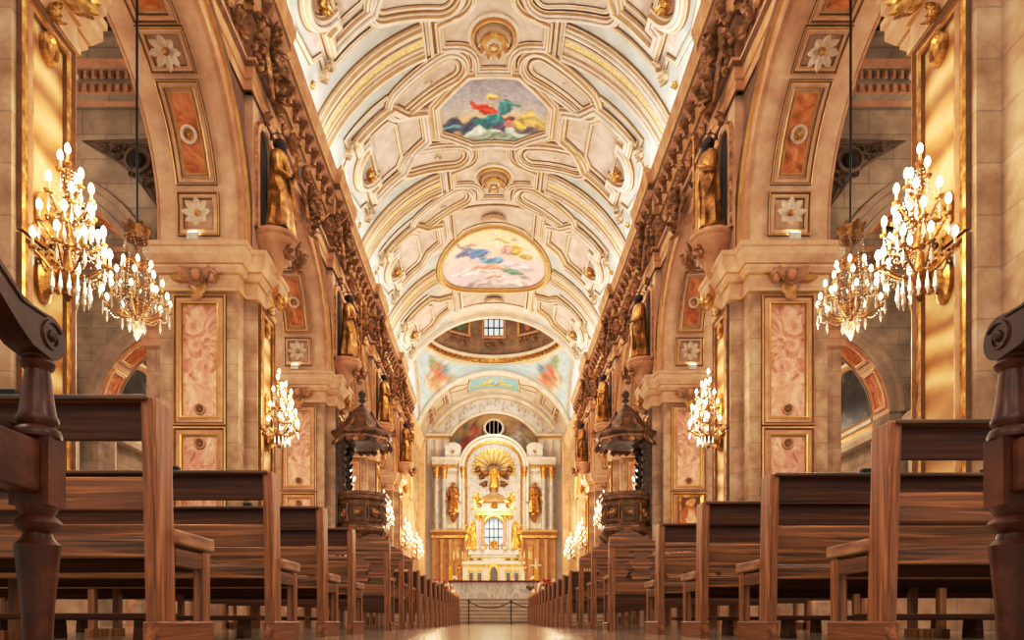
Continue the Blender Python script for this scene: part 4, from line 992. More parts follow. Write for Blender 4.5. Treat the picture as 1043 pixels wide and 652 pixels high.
for s in (-1,1):
    sd='left' if s<0 else 'right'
    for y,x,z,w in ((13.1,6.85,6.55,'hanging in the nearest {} arch'),(21.3,6.95,6.5,'hanging in the {} arch before the pulpit'),(29.5,6.6,6.5,'seen through the {} pulpit opening')):
        o=ch0 if first else dup(ch0); first=False; o.location=(s*x,y,z); o['label']='lit crystal chandelier on a long dark rod '+w.format(sd); LIGHTS.append((s*x,y,z-1.2,.8))
# flood lamps on the cornice
first=True
for s in (-1,1):
    for y in (21.3-4.1+.2,25.4,33.6,41.8):
        if first:
            fl=thing('flood_lamp','small white lit flood lamp on the cornice ledge under the vault','lamp',(0,0,0),0,'flood lamps along the cornice')
            b=MB(); b.box(-.18,.18,-.1,.1,.1,.34); b.box(-.04,.04,-.04,.04,0,.1); b.build('housing',white_m,fl)
            b=MB(); b.box(-.16,.16,-.08,.08,.342,.36); b.build('lens',flood_m,fl); o=fl
        else: o=dup(fl)
        first=False; o.location=(s*5.72,y,16.16); o.rotation_euler=(0,0,PI/2)
for s in (-1,1):
    for i in (1,2):
        o=dup(fl,(s*7.05,YC[i]-1.2,8.97),0,scale=(.7,.7,.7)); o['group']='flood lamps on the pier capitals'; o['label']='small white lit flood lamp on top of a pier capital'
t=thing('icon_painting','small framed picture of a haloed figure on the right pier beside the pulpit','picture',(7.0,24.28,3.3))
ic=strokes(lambda u,v:lin((120,70,40)),[(0,.55,.32,.5,0,(190,110,60),.4),(0,1.0,.22,.22,0,(226,180,90),.3),(0,.98,.13,.16,0,(214,160,120),.3),(.1,.4,.2,.35,20,(226,190,150),.4)])
b=MB(); b.grid([-.36+.72*k/20 for k in range(21)],[.05+1.2*k/30 for k in range(31)],lambda u,v,h:(u,-.03,v),0,ic); b.build('canvas',paint,t)
b=MB(); b.sweep(rect(-.38,.38,.03,1.27),[(-.05,0),(-.05,.05),(.05,.07),(.05,0)],lambda u,v,h:(u,-h,v),True,[0,0,0]); b.build('frame',gold,t)
# tie rods across the arches
for s in (-1,1):
    for i in (1,2):
        pass
# ------------------------------------------------------------------ pews
def turned(b,x,y,z0,z1,r,m=None,seg=14):
    h=z1-z0
    b.lathe([(r*.62,z0),(r*.75,z0+.02*h),(r*.55,z0+.08*h),(r*.62,z0+.12*h),(r*.72,z0+.4*h),(r*.95,z0+.7*h),(r*1.0,z0+.76*h),(r*.7,z0+.8*h),(r*.62,z0+.83*h),(r*.95,z0+.86*h),(r*1.08,z0+.885*h),(r*.95,z0+.91*h),(r*.7,z0+.935*h),(r*.9,z0+.97*h),(r*.95,z1)],(x,y,0),seg,m)
def end_frame(t,x,w,bev):
    # upright end: tall raked stile, arm, front post, foot rail
    b=MB(); b.box(x-w,x,-.06,.075,0,.955,0,.0,-.045); b.build('stile',wood_v,t,bevel=bev)
    b=MB(); b.box(x-w-.01,x+.012,.05,.42,.425,.482); b.build('armrest',wood_l,t,bevel=bev*1.6)
    b=MB(); b.box(x-w+.005,x-.005,.33,.41,0,.415); b.build('front_post',wood_v,t,bevel=bev)
    b=MB(); b.box(x-w-.004,x+.006,-.08,.42,.0,.115); b.build('foot_rail',wood_y,t,bevel=bev)
    b=MB(); b.box(x-w+.008,x-.008,.08,.34,.34,.41); b.build('side_rail',wood_y,t,bevel=bev)
def pew(L=3.5,bev=.006,kneel=True,n=0):
    t=thing('pew','x','pew')
    w=.055
    for x in (0,-L): end_frame(t,x if x==0 else x+w,w,bev)
    X0,X1=-L+w*.5,-w*.5
    b=MB(); b.box(X0,X1,-.075,-.05,.8,.94); b.build('top_rail',wood_d,t,bevel=.004)
    b=MB(); b.box(X0,X1,-.125,-.02,.938,.957); b.build('cap_rail',wood,t,bevel=.004)
    b=MB(); b.box(X0,X1,-.055,-.03,.54,.665); b.build('middle_rail',wood,t,bevel=.004)
    b=MB(); b.box(X0,X1,-.03,.0,.36,.43); b.build('lower_rail',wood,t,bevel=.004)
    b=MB()
    for k in range(3): b.box(X0,X1,.005+.135*k,.13+.135*k,.42-.008*(k==0),.445)
    b.build('seat',wood,t,bevel=.004)
    b=MB(); b.box(X0,X1,.36,.385,.33,.415); b.build('seat_apron',wood_d,t,bevel=.004)
    if L>2:
        b=MB()
        b.box(-L/2-.025,-L/2+.025,-.02,.03,0,.42); b.box(-L/2-.025,-L/2+.025,.31,.37,0,.42); b.box(-L/2-.03,-L/2+.03,-.05,.4,0,.06); b.build('middle_support',wood_v,t,bevel=.004)
    if kneel:
        for x in (-.56,-1.25): b=MB(); b.box(x-.03,x+.03,-.1,-.06,.957,.985); b.build('latch',black,t,bevel=.003)
        kx=-.35
        b=MB(); b.box(-L+.4,kx,.66,.84,.125,.155); k0=b.build('kneeler',wood_d,t,bevel=.004)
        for x in (-L+.55,-L/2,kx-.12):
            b=MB(); b.box(x-.03,x+.03,.68,.82,.0,.125,0,.008); b.build('kneeler_leg',wood_d,k0,bevel=.004)
    return t
PL=[(-1.265,2.65),(-1.24,3.92),(-1.25,5.1),(-1.275,6.26)]; PR=[(1.655,2.96),(1.57,3.98),(1.465,4.9),(1.42,5.97)]
p0=pew(); first=True; ORD=['first','second','third','fourth','fifth','sixth','seventh','eighth','ninth','tenth','eleventh','twelfth','thirteenth','fourteenth']
for s,PP in ((-1,PL),(1,PR)):
    sd='left' if s<0 else 'right'
    for i,(x,y) in enumerate(PP):
        o=p0 if first else dup(p0); first=False; o.location=(x,y,0); o.scale=(1 if s<0 else -1,1,1); o['group']='open backed pews near the camera'
        o['label']=f'open slatted brown wooden pew {sd} of the aisle, {ORD[i]} from the camera'
# benches with a scrolled crest
def crest_bench(L=3.0):
    t=thing('carved_bench','x','bench'); w=.07
    for x in (0,-L+w):
        b=MB(); b.box(x-w,x,-.06,.04,0,1.06,0,0,-.04); b.build('stile',wood_v,t,bevel=.006)
        b=MB(); b.box(x-w,x,.06,.42,.62,.66); b.box(x-w+.01,x-.01,.34,.4,0,.62); b.box(x-w,x,-.05,.42,0,.1); b.build('arm_frame',wood_v,t,bevel=.006)
    C=[]
    for k in range(121):
        u=k/120; x=-L*u+.0; d=min(u,1-u)*L; z=1.04+.15*math.exp(-(abs(d-.2)/.24)**2)+.05*math.exp(-((u-.5)/.12)**2)-.02
        C.append((x,z))
    b=MB(); b.prism(C+[(-L,.98),(0,.98)],-.12,-.07,fm=lambda u,v,h:(u,h,v)); b.build('crest_rail',wood,t,bevel=.005)
    b=MB(); b.box(-L+w,-w,-.09,-.06,.93,1.0); b.build('top_rail',wood,t,bevel=.004)
    b=MB(); b.box(-L+w,-w,-.07,-.04,.5,.6); b.build('lower_rail',wood,t,bevel=.004)
    for k in range(4):
        x=-L*(k+.5)/4
        B=[(-.09,.6),(-.13,.66),(-.07,.7),(-.12,.76),(-.12,.8),(-.06,.84),(-.1,.93)]
        b=MB(); b.prism([(x+u,v) for u,v in B]+[(x-u,v) for u,v in B[::-1]],-.075,-.05,fm=lambda u,v,h:(u,h,v)); b.build('splat',wood,t)
    b=MB(); b.box(-L+.02,-.02,0,.42,.43,.465); b.build('seat',wood,t,bevel=.005)
    b=MB(); b.box(-L+w,-w,-.05,-.02,.36,.43); b.build('back_apron',wood_d,t)
    return t
c0=crest_bench(); first=True
for s,PP in ((-1,[(-1.27,8.4),(-1.27,9.65),(-1.28,10.8)]),(1,[(1.34,8.0),(1.33,9.35),(1.32,10.6)])):
    for i,(x,y) in enumerate(PP):
        o=c0 if first else dup(c0); first=False; o.location=(x,y,0); o.scale=(1 if s<0 else -1,1,1); o['group']='benches with a scrolled crest'
        o['label']=f'dark wooden bench with a humped crest rail {"left" if s<0 else "right"} of the aisle, {ORD[i]} of three'
def stall(L=3.0):
    t=thing('pew','x','pew'); w=.05
    for x in (0,-L+w):
        b=MB(); b.prism([(-.09,0),(.44,0),(.44,.5),(.4,.56),(.1,.6),(.02,.98),(-.02,1.0),(-.13,1.0)],x-w,x,fm=lambda u,v,h:(h,u,v)); b.build('end_panel',wood_d if 0 else wood_v,t,bevel=.006)
        b=MB(); b.box(x-w-.01,x+.012,.1,.46,.56,.6); b.build('armrest',wood_l,t,bevel=.005)
    b=MB(); b.box(-L+w,-w,-.1,-.075,.42,.97); b.build('back_panel',wood_d,t)
    b=MB(); b.box(-L+w,-w,-.13,-.03,.965,.985); b.build('cap_rail',wood,t)
    b=MB(); b.box(-L+w,-w,-.05,.42,.42,.45); b.build('seat',wood,t)
    return t
s0=stall(); first=True
for s,XE in ((-1,(-1.29,-1.3)),(1,(1.31,1.3))):
    for i in range(13):
        y=11.95+1.16*i
        o=s0 if first else dup(s0); first=False; o.location=(XE[0]+(XE[1]-XE[0])*i/12,y,0); o.scale=(1 if s<0 else -1,1,1); o['group']='plain pews with solid ends'
        o['label']=f'dark solid-ended pew {"left" if s<0 else "right"} of the aisle, {ORD[i]} beyond the humped benches'
# ------------------------------------------------------------------ armchairs
def armchair():
    t=thing('armchair','x','armchair')
    # local: x to the aisle side = 0 is the near-aisle arm, chair faces +y
    W=.64
    for k,x in enumerate((0,-W)):
        b=MB(); turned(b,x,0,0,.365,.044,None,18); b.build('front_leg',chairw,t,smooth='auto')
        b=MB(); b.box(x-.042,x+.042,-.029,.029,.36,.505); 
        b.lathe([(.046,.505),(.047,.513),(.043,.524),(.034,.53),(.04,.538),(.041,.546),(.036,.556),(.031,.59),(.026,.635),(.024,.65),(.031,.658),(.034,.666),(.028,.676),(.03,.684)],(x,0,0),18); b.build('arm_post',chairw,t,smooth='auto')
        b=MB(); b.box(x-.03,x+.03,-.6,-.53,0,.5); b.box(x-.028,x+.028,-.6,-.53,.5,1.25,None,0,-.12); b.build('back_post',chairw,t,bevel=.006)
        # arm with scroll
        top=[(.0,.768),(-.05,.762),(-.09,.772),(-.15,.81),(-.22,.84),(-.32,.842),(-.45,.83),(-.58,.835)]
        bot=[(-.58,.77),(-.45,.765),(-.32,.775),(-.22,.772),(-.15,.745),(-.1,.708),(-.06,.685),(-.03,.68)]
        sc_=arc(0,.722,.046,250,450,14)
        b=MB(); b.prism([(u,v) for u,v in sc_]+top+bot,x-.03,x+.03,fm=lambda u,v,h:(h,u,v))
        for xx,d in ((x+.031,1),(x-.031,-1)):
            sp=[(xx,.037*(1-q/26)*cos(.6+q*.42),.722+.037*(1-q/26)*sin(.6+q*.42)) for q in range(25)]
            b.tube(sp,[.0045]*25,5); b.tube([(xx,-.02,.772-.012),(xx,-.09,.76),(xx,-.16,.8),(xx,-.24,.826),(xx,-.4,.822),(xx,-.57,.822)],.004,5); b.ball((xx,0,.722),.009,8,5)
        b.build('arm',chairw,t,smooth='auto')
        b=MB(); b.box(x-.026,x+.026,-.55,-.03,.385,.495); b.build('seat_rail',chairw,t,bevel=.005)
    b=MB(); b.box(-W+.03,-.03,-.028,.028,.385,.495); b.build('front_rail',chairw,t,bevel=.005)
    b=MB(); b.box(-W+.03,-.03,-.57,.02,.497,.54); b.build('seat',leather,t,bevel=.02)
    b=MB(); b.box(-W+.03,-.03,-.6,-.56,.72,1.2,None,0,-.08); b.build('backrest',leather,t,bevel=.02)
    b=MB(); C=[(-W-.02+ (W+.04)*k/20,1.22+.1*sin(PI*k/20)) for k in range(21)]; b.prism(C[::-1]+[(-W-.02,1.16),(.02,1.16)],-.76,-.7,fm=lambda u,v,h:(u,h,v)); b.build('crest_rail',chairw,t)
    return t
a0_=armchair()
a0_.location=(-.976,1.46,0); a0_['label']='dark carved armchair with scrolled arm at the left edge of the picture'
a1=dup(a0_,(1.11,1.46,0),scale=(-1,1,1)); a1['label']='dark carved armchair with scrolled arm at the right edge of the picture'
# ------------------------------------------------------------------ sanctuary
b=MB()
for k in range(7): b.box(-5.6,5.6,29.64+.3*k,48.5,.17*k,.17*(k+1)-.035,1); b.box(-5.62,5.62,29.58+.3*k,48.5,.17*(k+1)-.035,.17*(k+1),0)
b.box(-6.4,6.4,48.5,66,0,1.19)
b.build('sanctuary_steps',[mat('pale step marble',(204,190,170),(222,210,192),(236,226,212),scale=2,detail=7,dist=1,rough=.3),mat('step riser marble',(166,148,126),(186,170,148),None,scale=2,rough=.4)]); struct(bpy.data.objects['sanctuary_steps']).name='trim_1'
ZP=1.19
t=thing('altar_table','grey veined marble altar table with a dark red top at the head of the steps','altar',(0,33,ZP))
b=MB(); b.prism([(-1.6,0),(1.6,0),(2.1,.82),(-2.1,.82)],0,1.1,fm=lambda u,v,h:(u,h,v)); b.build('body',grey_m,t)
b=MB(); b.box(-2.2,2.2,-.08,1.2,.82,.9); b.build('top_slab',redc,t,bevel=.01)
b=MB(); b.M=frame((1.75,-.02,.55),(1,0,0),(0,0,1)); cherub(b,.3); b.build('carving',bronze,t)
# barrier
def stanchion(x,y,z,lab):
    t=thing('stanchion',lab,'barrier post',(x,y,z)); b=MB(); b.lathe([(.17,0),(.17,.02),(.04,.05),(.022,.07),(.022,.92),(.04,.94),(.04,.99),(.015,1.02)],(0,0,0),12); b.build('post',black,t); return t
for x,l in ((-1.05,'left dark barrier post in front of the altar steps'),(.72,'middle dark barrier post in front of the altar steps'),(2.6,'right dark barrier post by the last right pew')): stanchion(x,28.6,0,l)
for x0,x1,l in ((-1.05,.72,'dark rope sagging between the left and middle barrier posts'),(.72,2.6,'dark rope running right from the middle barrier post')):
    b=MB(); b.tube([(x0+(x1-x0)*k/12,28.6,.95-.28*4*(k/12)*(1-k/12)) for k in range(13)],.022,6); tag(b.build('barrier_rope',rope,smooth=True),l,'rope')
# candles, candelabra, crucifix
for s,x,l in ((-1,-2.2,'thick yellow candle on a stand left of the altar table'),(1,2.15,'thick yellow candle on a stand right of the altar table')):
    t=thing('candle_stand',l,'candle',(x,34.6,ZP)); b=MB(); b.lathe([(.2,0),(.2,.03),(.05,.08),(.03,.6),(.06,.7),(.03,.8),(.15,.92),(.15,.95)],(0,0,0),12); b.build('stand',gold,t)
    b=MB(); b.lathe([(.1,.95),(.1,1.62),(.02,1.66)],(0,0,0),12); b.build('candle',yellow,t)
def candelabrum(x,y,l):
    t=thing('candelabrum',l,'candelabrum',(x,y,ZP)); b=MB(); b.lathe([(.35,0),(.32,.1),(.1,.2),(.07,.6),(.14,.9),(.06,1.1),(.05,2.0),(.13,2.2),(.05,2.4),(.04,2.9)],(0,0,0),12)
    for k in range(7):
        a=2*PI*k/7; q=(.36*cos(a),.36*sin(a),2.75+.1*(k%2)); P2(b,(0,0,2.45),q,.15,.02); b.lathe([(.06,0),(.06,.04)],q,8)
    b.build('stand',gold,t)
    b=MB()
    for k in range(7):
        a=2*PI*k/7; b.lathe([(.03,0),(.03,.42),(.005,.5)],(.36*cos(a),.36*sin(a),2.79+.1*(k%2)),7)
    b.build('candles',candle_m,t)
candelabrum(-2.2,43,'tall gilt candelabrum with white candles left of the high altar'); candelabrum(2.0,43,'tall gilt candelabrum with white candles right of the high altar')
t=thing('crucifix','pale standing crucifix right of the high altar by the yellow candle','crucifix',(2.55,41.5,ZP)); b=MB(); b.lathe([(.25,0),(.25,.06),(.06,.15),(.05,1.4),(.1,1.5),(.04,1.6)],(0,0,0),10); b.build('stand',gold,t)
b=MB(); b.box(-.05,.05,-.03,.03,1.55,2.75); b.box(-.36,.36,-.03,.03,2.28,2.38); b.ball((0,-.06,2.42),.06,7,5); b.tube([(0,-.05,2.36),(0,-.06,2.0),(0,-.05,1.72)],[.06,.07,.03],7); b.tube([(-.32,-.05,2.36),(0,-.05,2.3),(.32,-.05,2.36)],[.02,.04,.02],6); b.build('cross',cream,t)
def bouquet(x,y,z,l):
    t=thing('flower_vase',l,'flowers',(x,y,z)); b=MB(); b.lathe([(.12,0),(.16,.1),(.1,.3),(.14,.36)],(0,0,0),10); b.build('vase',white_m,t)
    b=MB(); r=random.Random(int(x*10)+50)
    for k in range(26):
        q=Vector((r.uniform(-.3,.3),r.uniform(-.25,.25),r.uniform(.4,.95))); b.ball(q,r.uniform(.05,.09),6,4,0 if r.random()<.55 else 1); b.leaf((0,0,.3),q-Vector((0,0,.3)),(0,0,1),.5,.1,.3,2,3)
    b.build('blooms',[MATS.get('red petals') or mat('red petals',(176,40,40),rough=.6),cream,MATS.get('green leaf') or mat('green leaf',(60,90,48),rough=.6)],t)
bouquet(-2.62,33.2,ZP,'vase of red and white flowers left of the altar table'); bouquet(2.64,33.2,ZP,'vase of red and white flowers right of the altar table')
# high altar
YH=46.0
t=thing('high_altar','tall white and gold marble altar with an arched tabernacle at the end of the aisle','altar',(0,YH,ZP))
def tier(b,w,d,z0,z1,pm=0):
    P=[(-w,-d),(w,-d),(w,d),(-w,d)]; h=z1-z0
    b.sweep(P,[(.06,z0),(.06,z0+.08*h),(0,z0+.12*h),(0,z0+.84*h),(.05,z0+.88*h),(.09,z0+.93*h),(.09,z1),(-d,z1)],None,True,[0,1,0,0,1,0,0])
b=MB(); tier(b,2.05,.9,0,1.5); tier(b,1.75,.75,1.5,2.15); b.build('base',[white_m,gold_b],t)
for x in (-1.5,-.95,.95,1.5):
    b=MB()
    for z0,z1 in ((.3,1.2),(1.62,2.0)):
        b.sweep(rect(x-.2,x+.2,z0,z1),[(-.03,0),(-.03,.05),(.03,.05),(.03,0)],lambda u,v,h:(u,-.92+(.15 if z0>1.5 else 0)-h,v),True,[1,1,1]); b.box(x-.12,x+.12,-.935+(.15 if z0>1.5 else 0),-.9,z0+.1,z1-.1,2)
    b.build('base_panel',[white_m,gold_b,MATS.get('blue grey inlay') or mat('blue grey inlay',(96,104,120),(130,120,110),None,scale=8,rough=.3)],t)
b=MB(); 
P=[(-.34,.25),(.34,.25),(.34,1.1)]+[(.34*cos(PI*k/10),1.1+.34*sin(PI*k/10)) for k in range(1,10)]+[(-.34,1.1)]
b.prism(P,-1.0,-.9,1,lambda u,v,h:(u,h,v)); b.prism([(x*.72,.2+(y-.2)*.86+.05) for x,y in P],-1.03,-1.0,0,lambda u,v,h:(u,h,v)); b.build('tabernacle_door',[MATS['blue grey inlay'],gold_b],t)
b=MB(); tier(b,1.5,.6,2.15,2.4); 
for x in (-1.55,-1.05,-.55,.55,1.05,1.55): b.box(x-.1,x+.1,-.62,-.5,2.4,2.95,0); b.lathe([(.12,2.95),(.14,3.0),(.05,3.1),(.09,3.2),(.02,3.4)],(x,-.56,0),8,1)
b.box(-1.7,1.7,-.5,.5,2.4,2.9,0); b.build('gradine',[white_m,gold_b],t)
for s in (-1,1):
    b=MB(); b.M=SX(s)@frame((2.25,-.5,.75),(1,0,0),(0,0,1)); scrollwork(b,1.1,0,.05,1.6,-1); scrollwork(b,.9,0,.05,1.6,1); acanthus(b,.5,1,2,9); b.M=None; b.build('side_scroll',[white_m,gold_b],t)
for s in (-1,1):
    for x,y in ((1.08,-.55),(1.08,.3),(.72,-.62)):
        b=MB()
        b.lathe([(.15,2.9),(.15,3.05),(.11,3.1)],(s*x,y,0),12,0); b.lathe([(.105,3.1),(.1,5.0),(.1,5.0)],(s*x,y,0),12,2 if x<1 else 0,fl=.04,nf=8); b.lathe([(.1,5.0),(.13,5.05),(.17,5.25),(.18,5.3)],(s*x,y,0),10,1)
        b.build('column',[white_m,gold_b,pink],t)
b=MB()
P=[(-.62,2.9),(-.62,4.6)]+[(-.62*cos(PI*k/14),4.6+.62*sin(PI*k/14)) for k in range(1,14)]+[(.62,4.6),(.62,2.9)]
b.sweep(P,[(0,.4),(0,-.5),(-.06,-.56),(-.18,-.56),(-.2,-.5),(-.34,-.5),(-.34,.4)],lambda u,v,h:(u,h,v),False,[0,1,1,0,0,0]); b.build('niche_arch',[white_m,gold_b],t)
b=MB(); b.fill(P,lambda u,v,h:(u,.38,v),0,1,ctr=(0,4)); ng=b.build('niche_glass',glow_blue,t)
b=MB(); 
for x in (-.3,0,.3): b.box(x-.025,x+.025,.3,.34,2.9,5.15)
for z in (3.3,3.9,4.5): b.box(-.6,.6,.3,.34,z-.025,z+.025)
b.build('niche_bars',black,ng)
b=MB(); b.lathe([(.3,0),(.26,.1),(.1,.2),(.14,.4),(.22,.55),(.08,.7)],(0,-.3,2.9),12); 
for k in range(12): a=PI*k/11; b.leaf((0,-.35,3.2),(cos(a),0,sin(a)),(0,-1,0),.4,.09,.2,None,3)
b.build('monstrance',gold_b,t)
b=MB(); P=[(-1.28,-.68),(1.28,-.68),(1.28,.5),(-1.28,.5)]
b.sweep(P,[(-.05,5.3),(.02,5.34),(.02,5.5),(.06,5.54),(.14,5.68),(.14,5.78),(-.3,5.8)],None,True,[0,1,0,0,1,0]); b.box(-1.2,1.2,-.6,.45,5.3,5.8,0)
hp=[(-1.15*cos(PI*k/16),5.8+.72*sin(PI*k/16)) for k in range(17)]; b.prism(hp,-.66,.4,0,lambda u,v,h:(u,h,v)); b.sweep(hp,[(0,.0),(0,.1),(-.16,.12),(-.18,0)],lambda u,v,h:(u,-.66-h,v),False,[0,1,0])
b.M=frame((0,-.7,6.05),(1,0,0),(0,0,1)); acanthus(b,.5,1,3,11); b.M=None
for s in (-1,1):
    b.M=SX(s)@frame((.95,-.7,6.1),(1,0,0),(0,0,1)); acanthus(b,.45,1,3,10); scrollwork(b,.7,0,.05); b.M=None
b.build('pediment',[white_m,gold_b],t)
b=MB(); b.lathe([(.95,6.3),(1.0,6.35),(.98,6.5),(.86,6.85),(.6,7.2),(.3,7.4),(.16,7.45),(.2,7.6),(.08,7.75),(.12,7.85),(.01,8.1)],(0,-.1,0),20,0,fl=.03,nf=10); b.build('dome',mat('gilt rose dome',(176,138,100),(206,170,128),None,scale=3,rough=.4,metal=.3),t,smooth='auto')
def remap(z,K=((0,0),(1.5,2.9),(2.15,3.2),(2.95,3.75),(5.3,5.95),(6.5,6.95),(8.2,8.0))):
    for (a,p_),(c,q_) in zip(K,K[1:]):
        if z<=c: return p_+(q_-p_)*(z-a)/(c-a)
    return K[-1][1]+z-K[-1][0]
for o in list(t.children)+[x for ch in t.children for x in ch.children]:
    for v in o.data.vertices: v.co.z=remap(v.co.z)
# angels standing on the high altar
angm=(gold_b,gold_b)
def angel(x,y,z,h,lab,sd):
    t=statue(1,sd,(x,y,z),0,lab,h,angm,None,seed=sd,halo=False); t.name='angel_statue'
    for s in (-1,1):
        b=MB(); k=h/2.4
        for q in range(5): b.leaf((s*.12*k,.16*k,1.75*k),(s*(.9-.1*q),.35,.9-.5*q),(0,-1,.3),(.85-.08*q)*k,.2*k,.5,0,4)
        b.build('wing',gold_b,t)
    return t
for s in (-1,1):
    sd='left' if s<0 else 'right'
    angel(s*1.42,YH-.35,ZP+3.7,1.75,f'golden winged angel standing on the {sd} of the high altar tabernacle',3 if s<0 else 4)
    angel(s*1.15,YH-.35,ZP+6.4,.95,f'small golden angel on the {sd} end of the high altar pediment',5 if s<0 else 6)
# ------------------------------------------------------------------ altarpiece behind
YR=65.3
t=thing('altarpiece','wide grey marble altarpiece with columns and a round arch against the back wall','altarpiece',(0,YR,ZP))
zz=lambda px:(633-px)/695*YR+H0-ZP
b=MB(); b.box(-5.9,5.9,0,.6,zz(540),zz(476)); b.box(-5.9,5.9,.1,.6,0,zz(540),1); b.build('wall_panel',[grey_m,mat('ochre gilt plaster',(190,146,92),(218,180,126),None,scale=2,rough=.5)],t)
def hcorn(b,x0,x1,z0,z1,d,m0=0,m1=1):
    h=z1-z0; b.sweep([(x0,0),(x1,0)],[(0,z0),(.3*d,z0+.1*h),(.3*d,z0+.4*h),(.6*d,z0+.55*h),(d,z0+.75*h),(d,z1),(0,z1)],None,False,[m0,m1,m0,m0,m0,m0])
b=MB(); hcorn(b,-6,6,zz(549),zz(541),.9,0,1)
b.build('lower_cornice',[MATS['ochre gilt plaster'],gold],t)
for s in (-1,1):
    b=MB(); b.M=SX(s); hcorn(b,3.0,5.9,zz(478),zz(467),.6); 
    b.box(3.1,5.8,-.1,.2,zz(467)-1.2,zz(478),0)
    b.build('entablature',[white_m,gold],t)
for x in (-5.5,-4.75,-2.95,2.95,4.75,5.5):
    b=MB(); b.lathe([(.3,zz(541)),(.3,zz(539)),(.24,zz(537)),(.22,zz(488)),(.2,zz(488))],(x,-.3,0),14,0); b.lathe([(.2,zz(488)),(.26,zz(486)),(.36,zz(479)),(.38,zz(477))],(x,-.3,0),14,1)
    b.build('column',[grey_m,gold],t,smooth='auto')
for x in (-5.0,-4.2,-2.7,2.7,4.2,5.0):
    b=MB(); b.lathe([(.28,0),(.28,.5),(.2,.6),(.19,zz(552)-.3),(.3,zz(550))],(x,-.25,0),12,0); b.build('lower_column',MATS['ochre gilt plaster'],t,smooth='auto')
for x in (-4.6,-3.45,3.45,4.6):
    b=MB(); b.sweep(rect(x-.3,x+.3,2.6,zz(556)),FR,lambda u,v,h:(u,.1-h,v),True,FRM)
    b.build('lower_panel',[MATS['ochre gilt plaster'],gold,crevice_shade],t)
# central arch
zc2=zz(476)
ca=[(-2.55,zz(540)),(-2.55,zc2)]+[(-2.55*cos(PI*k/24),zc2+2.3*sin(PI*k/24)) for k in range(1,24)]+[(2.55,zc2),(2.55,zz(540))]
b=MB(); b.sweep(ca,[(.02,-.1),(.02,.25),(-.2,.4),(-.25,.3),(-.5,.35),(-.55,.5),(-.75,.5),(-.75,-.1)],lambda u,v,h:(u,-h,v),False,[0,1,0,0,1,0,0]); b.fill(ca,lambda u,v,h:(u,-.03,v),0,3,m=2,ctr=(0,zc2-2)); b.build('central_arch',[white_m,gold,grey_m],t)
b=MB()
for k in range(43):
    a=math.radians(-12+204*k/42); L=(2.1,1.75,1.95,1.6)[k%4]; o=Vector((0,-.12,zc2-.3)); d=Vector((cos(a),0,sin(a))); w=Vector((-sin(a),0,cos(a)))
    q=[o+d*.5-w*.04,o+d*L-w*.09,o+d*(L+.12),o+d*L+w*.09,o+d*.5+w*.04]
    a1_=[b.p(*(x+Vector((0,-.1,0)))) for x in q]; mk=(0,1,0,2)[k%4]; b.face(a1_,mk); b.face([b.p(*x) for x in q],mk)
b.build('gilt_rays',[gold_b,gold,white_m],t)
for s in (-1,1):
    b=MB()
    for x,z in ((1.15,zc2-1.0),(1.5,zc2-.3),(.9,zc2-1.7)): b.M=SX(s)@frame((x,-.15,z),(1,0,0),(0,0,1)); acanthus(b,.7,0,int(x*9),10)
    b.M=SX(s)@frame((0.8,-.2,zc2-.7),(1,0,0),(0,0,1)); cherub(b,.7)
    b.M=None; b.build('cloud_carving',bronze,t)
for s in (-1,1):
    b=MB(); b.M=SX(s); x0=3.85
    b.sweep(rect(x0-.62,x0+.62,zz(540)+.2,zz(484)),[(-.06,0),(-.06,.1),(.06,.1),(.06,0)],lambda u,v,h:(u,-h,v),True,[1,0,1]); b.box(x0-.56,x0+.56,-.03,.0,zz(540)+.25,zz(484)-.05,2)
    b.M=SX(s)@Matrix.Translation((x0,-.3,zz(533))); b.lathe([(.05,0),(.18,.15),(.3,.5),(.45,.75),(.45,.85)],(0,0,0),12,1)
    b.M=SX(s)@frame((x0,-.6,zz(529)),(1,0,0),(0,0,1)); acanthus(b,.4,1,2,8); b.M=None
    b.build('statue_niche',[white_m,gold,white_m],t)
    b=MB(); b.M=SX(s); x=3.9; b.box(x-.75,x+.75,-.2,.4,zz(467),zz(457),0); b.prism([(x+.8*cos(PI*k/12),zz(457)+.55*sin(PI*k/12)) for k in range(13)],-.2,.3,0,lambda u,v,h:(u,h,v))
    b.M=SX(s)@frame((x,-.22,zz(461)),(1,0,0),(0,0,1)); acanthus(b,.35,1,5,8); b.M=None; b.build('pedestal',[white_m,goldl],t)
    statue(s,7,(s*3.85,YR-.35,ZP+zz(533)+.85),0,f'dark gilt statue on a bracket in the white {"left" if s<0 else "right"} panel of the altarpiece',2.9,(robe_m,robe_m),None,seed=20+s,halo=False)
st=statue(1,8,(0,YR-.45,ZP+zc2-2.1),0,'golden statue before the gilt ray sunburst of the altarpiece',2.1,(gold_b,robe_m),None,seed=31,halo=False)
b=MB(); b.lathe([(.1,-.7),(.25,-.5),(.4,-.15),(.42,0)],(0,0,0),12); b.build('bracket',bronze,st)
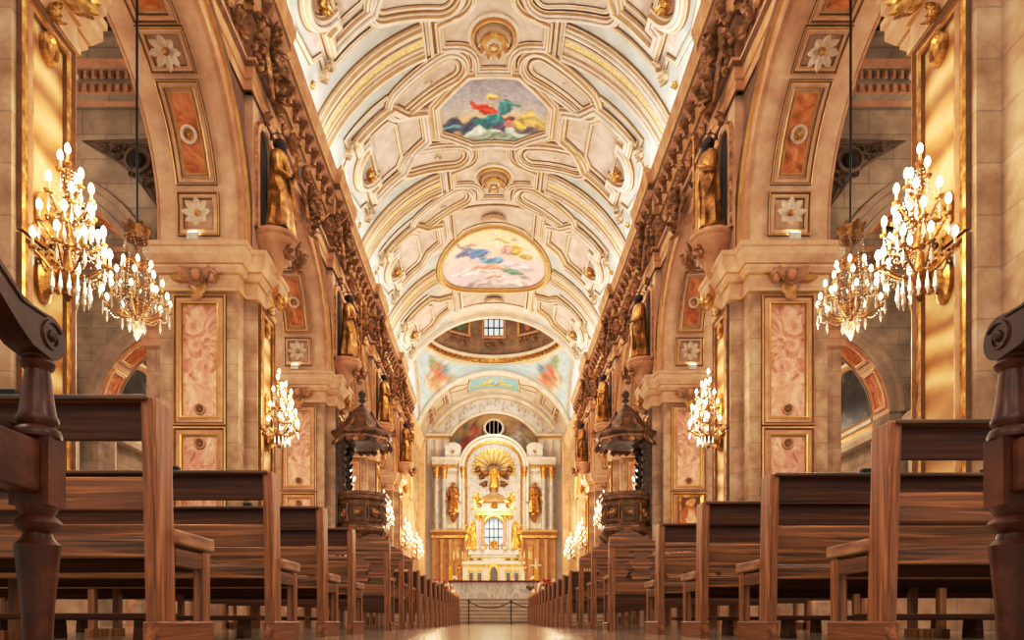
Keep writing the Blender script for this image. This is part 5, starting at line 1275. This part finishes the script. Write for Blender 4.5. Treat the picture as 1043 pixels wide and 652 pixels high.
# ------------------------------------------------------------------ lamps of the fixtures, and added fill lamps without fixtures
def pt(x,y,z,w,c=(1,.87,.68),r=.35):
    l=bpy.data.lights.new('lamp','POINT'); l.energy=w; l.color=c; l.shadow_soft_size=r; o=bpy.data.objects.new('lamp',l); COL.objects.link(o); o.location=(x,y,z)
def area(loc,rot,sx,sy,w,c,spread=PI):
    l=bpy.data.lights.new('area_lamp','AREA'); l.shape='RECTANGLE'; l.size=sx; l.size_y=sy; l.energy=w; l.color=c; l.spread=spread; o=bpy.data.objects.new('area_lamp',l); COL.objects.link(o); o.location=loc; o.rotation_euler=rot
EW=1.0
for x,y,z,k in LIGHTS: pt(x,y,z,200*k*EW,r=.55)
for s in (-1,1):
    for y,z in ((1.0,5.2),(-4.5,5.2)): pt(s*4.2,y,z,330,r=.6)  # unseen lamps behind the camera, added to light the pew backs
pt(0,-3.5,4.2,260,(1,.9,.76),1.0)  # added fill from behind the camera
for s in (-1,1):
    # strip lamps along the cornice washing the vault
    area((s*5.9,29,16.45),(0,PI+s*.75,0),.3,40,1300*EW,(.93,.97,1))
for s in (-1,1):
    for y in (13.1,21.3,29.5,37.7): pt(s*11.5,y,10.5,420,(1,.88,.74),.6)
    pt(s*4.2,46,9,700,(1,.76,.46),.5)
    pt(s*4.5,56,8,500,(1,.78,.5),.5)
pt(0,25,6.5,350,(1,.93,.82),.7)  # added fill without a fixture, brightens the altar table and steps
pt(0,41,8,600,(1,.85,.62),.5); pt(0,60,12,900,(1,.88,.72),.6); pt(0,YD,20,900,(1,.9,.76),.8); pt(0,63,19,250,(1,.92,.82),.5); pt(0,YD,27,420,(1,.85,.65),.5)
area((0,29,12.0),(PI,0,0),7,38,1000*EW,(.92,.96,1))  # added unseen panel of light that brightens the vault from below
area((0,14,15.5),(0,0,0),7,12,500*EW,(1,.88,.72)); area((0,32,15.5),(0,0,0),7,18,1000*EW,(1,.86,.68))  # added overhead fill, no fixture hangs here
w=bpy.data.worlds.new('World'); sc.world=w; w.use_nodes=True
w.node_tree.nodes['Background'].inputs[0].default_value=(1,.92,.82,1); w.node_tree.nodes['Background'].inputs[1].default_value=.9
sc.view_settings.view_transform='Standard'
sc.view_settings.exposure=-.3
vs_=sc.view_settings; vs_.use_curve_mapping=True; cm=vs_.curve_mapping; cc=cm.curves[3]
cc.points.new(.2,.152); cc.points.new(.6,.635); cm.update()
sc.cycles.use_denoising=True
sc.cycles.max_bounces=6; sc.cycles.diffuse_bounces=4; sc.cycles.glossy_bounces=3
sc.cycles.sample_clamp_indirect=4
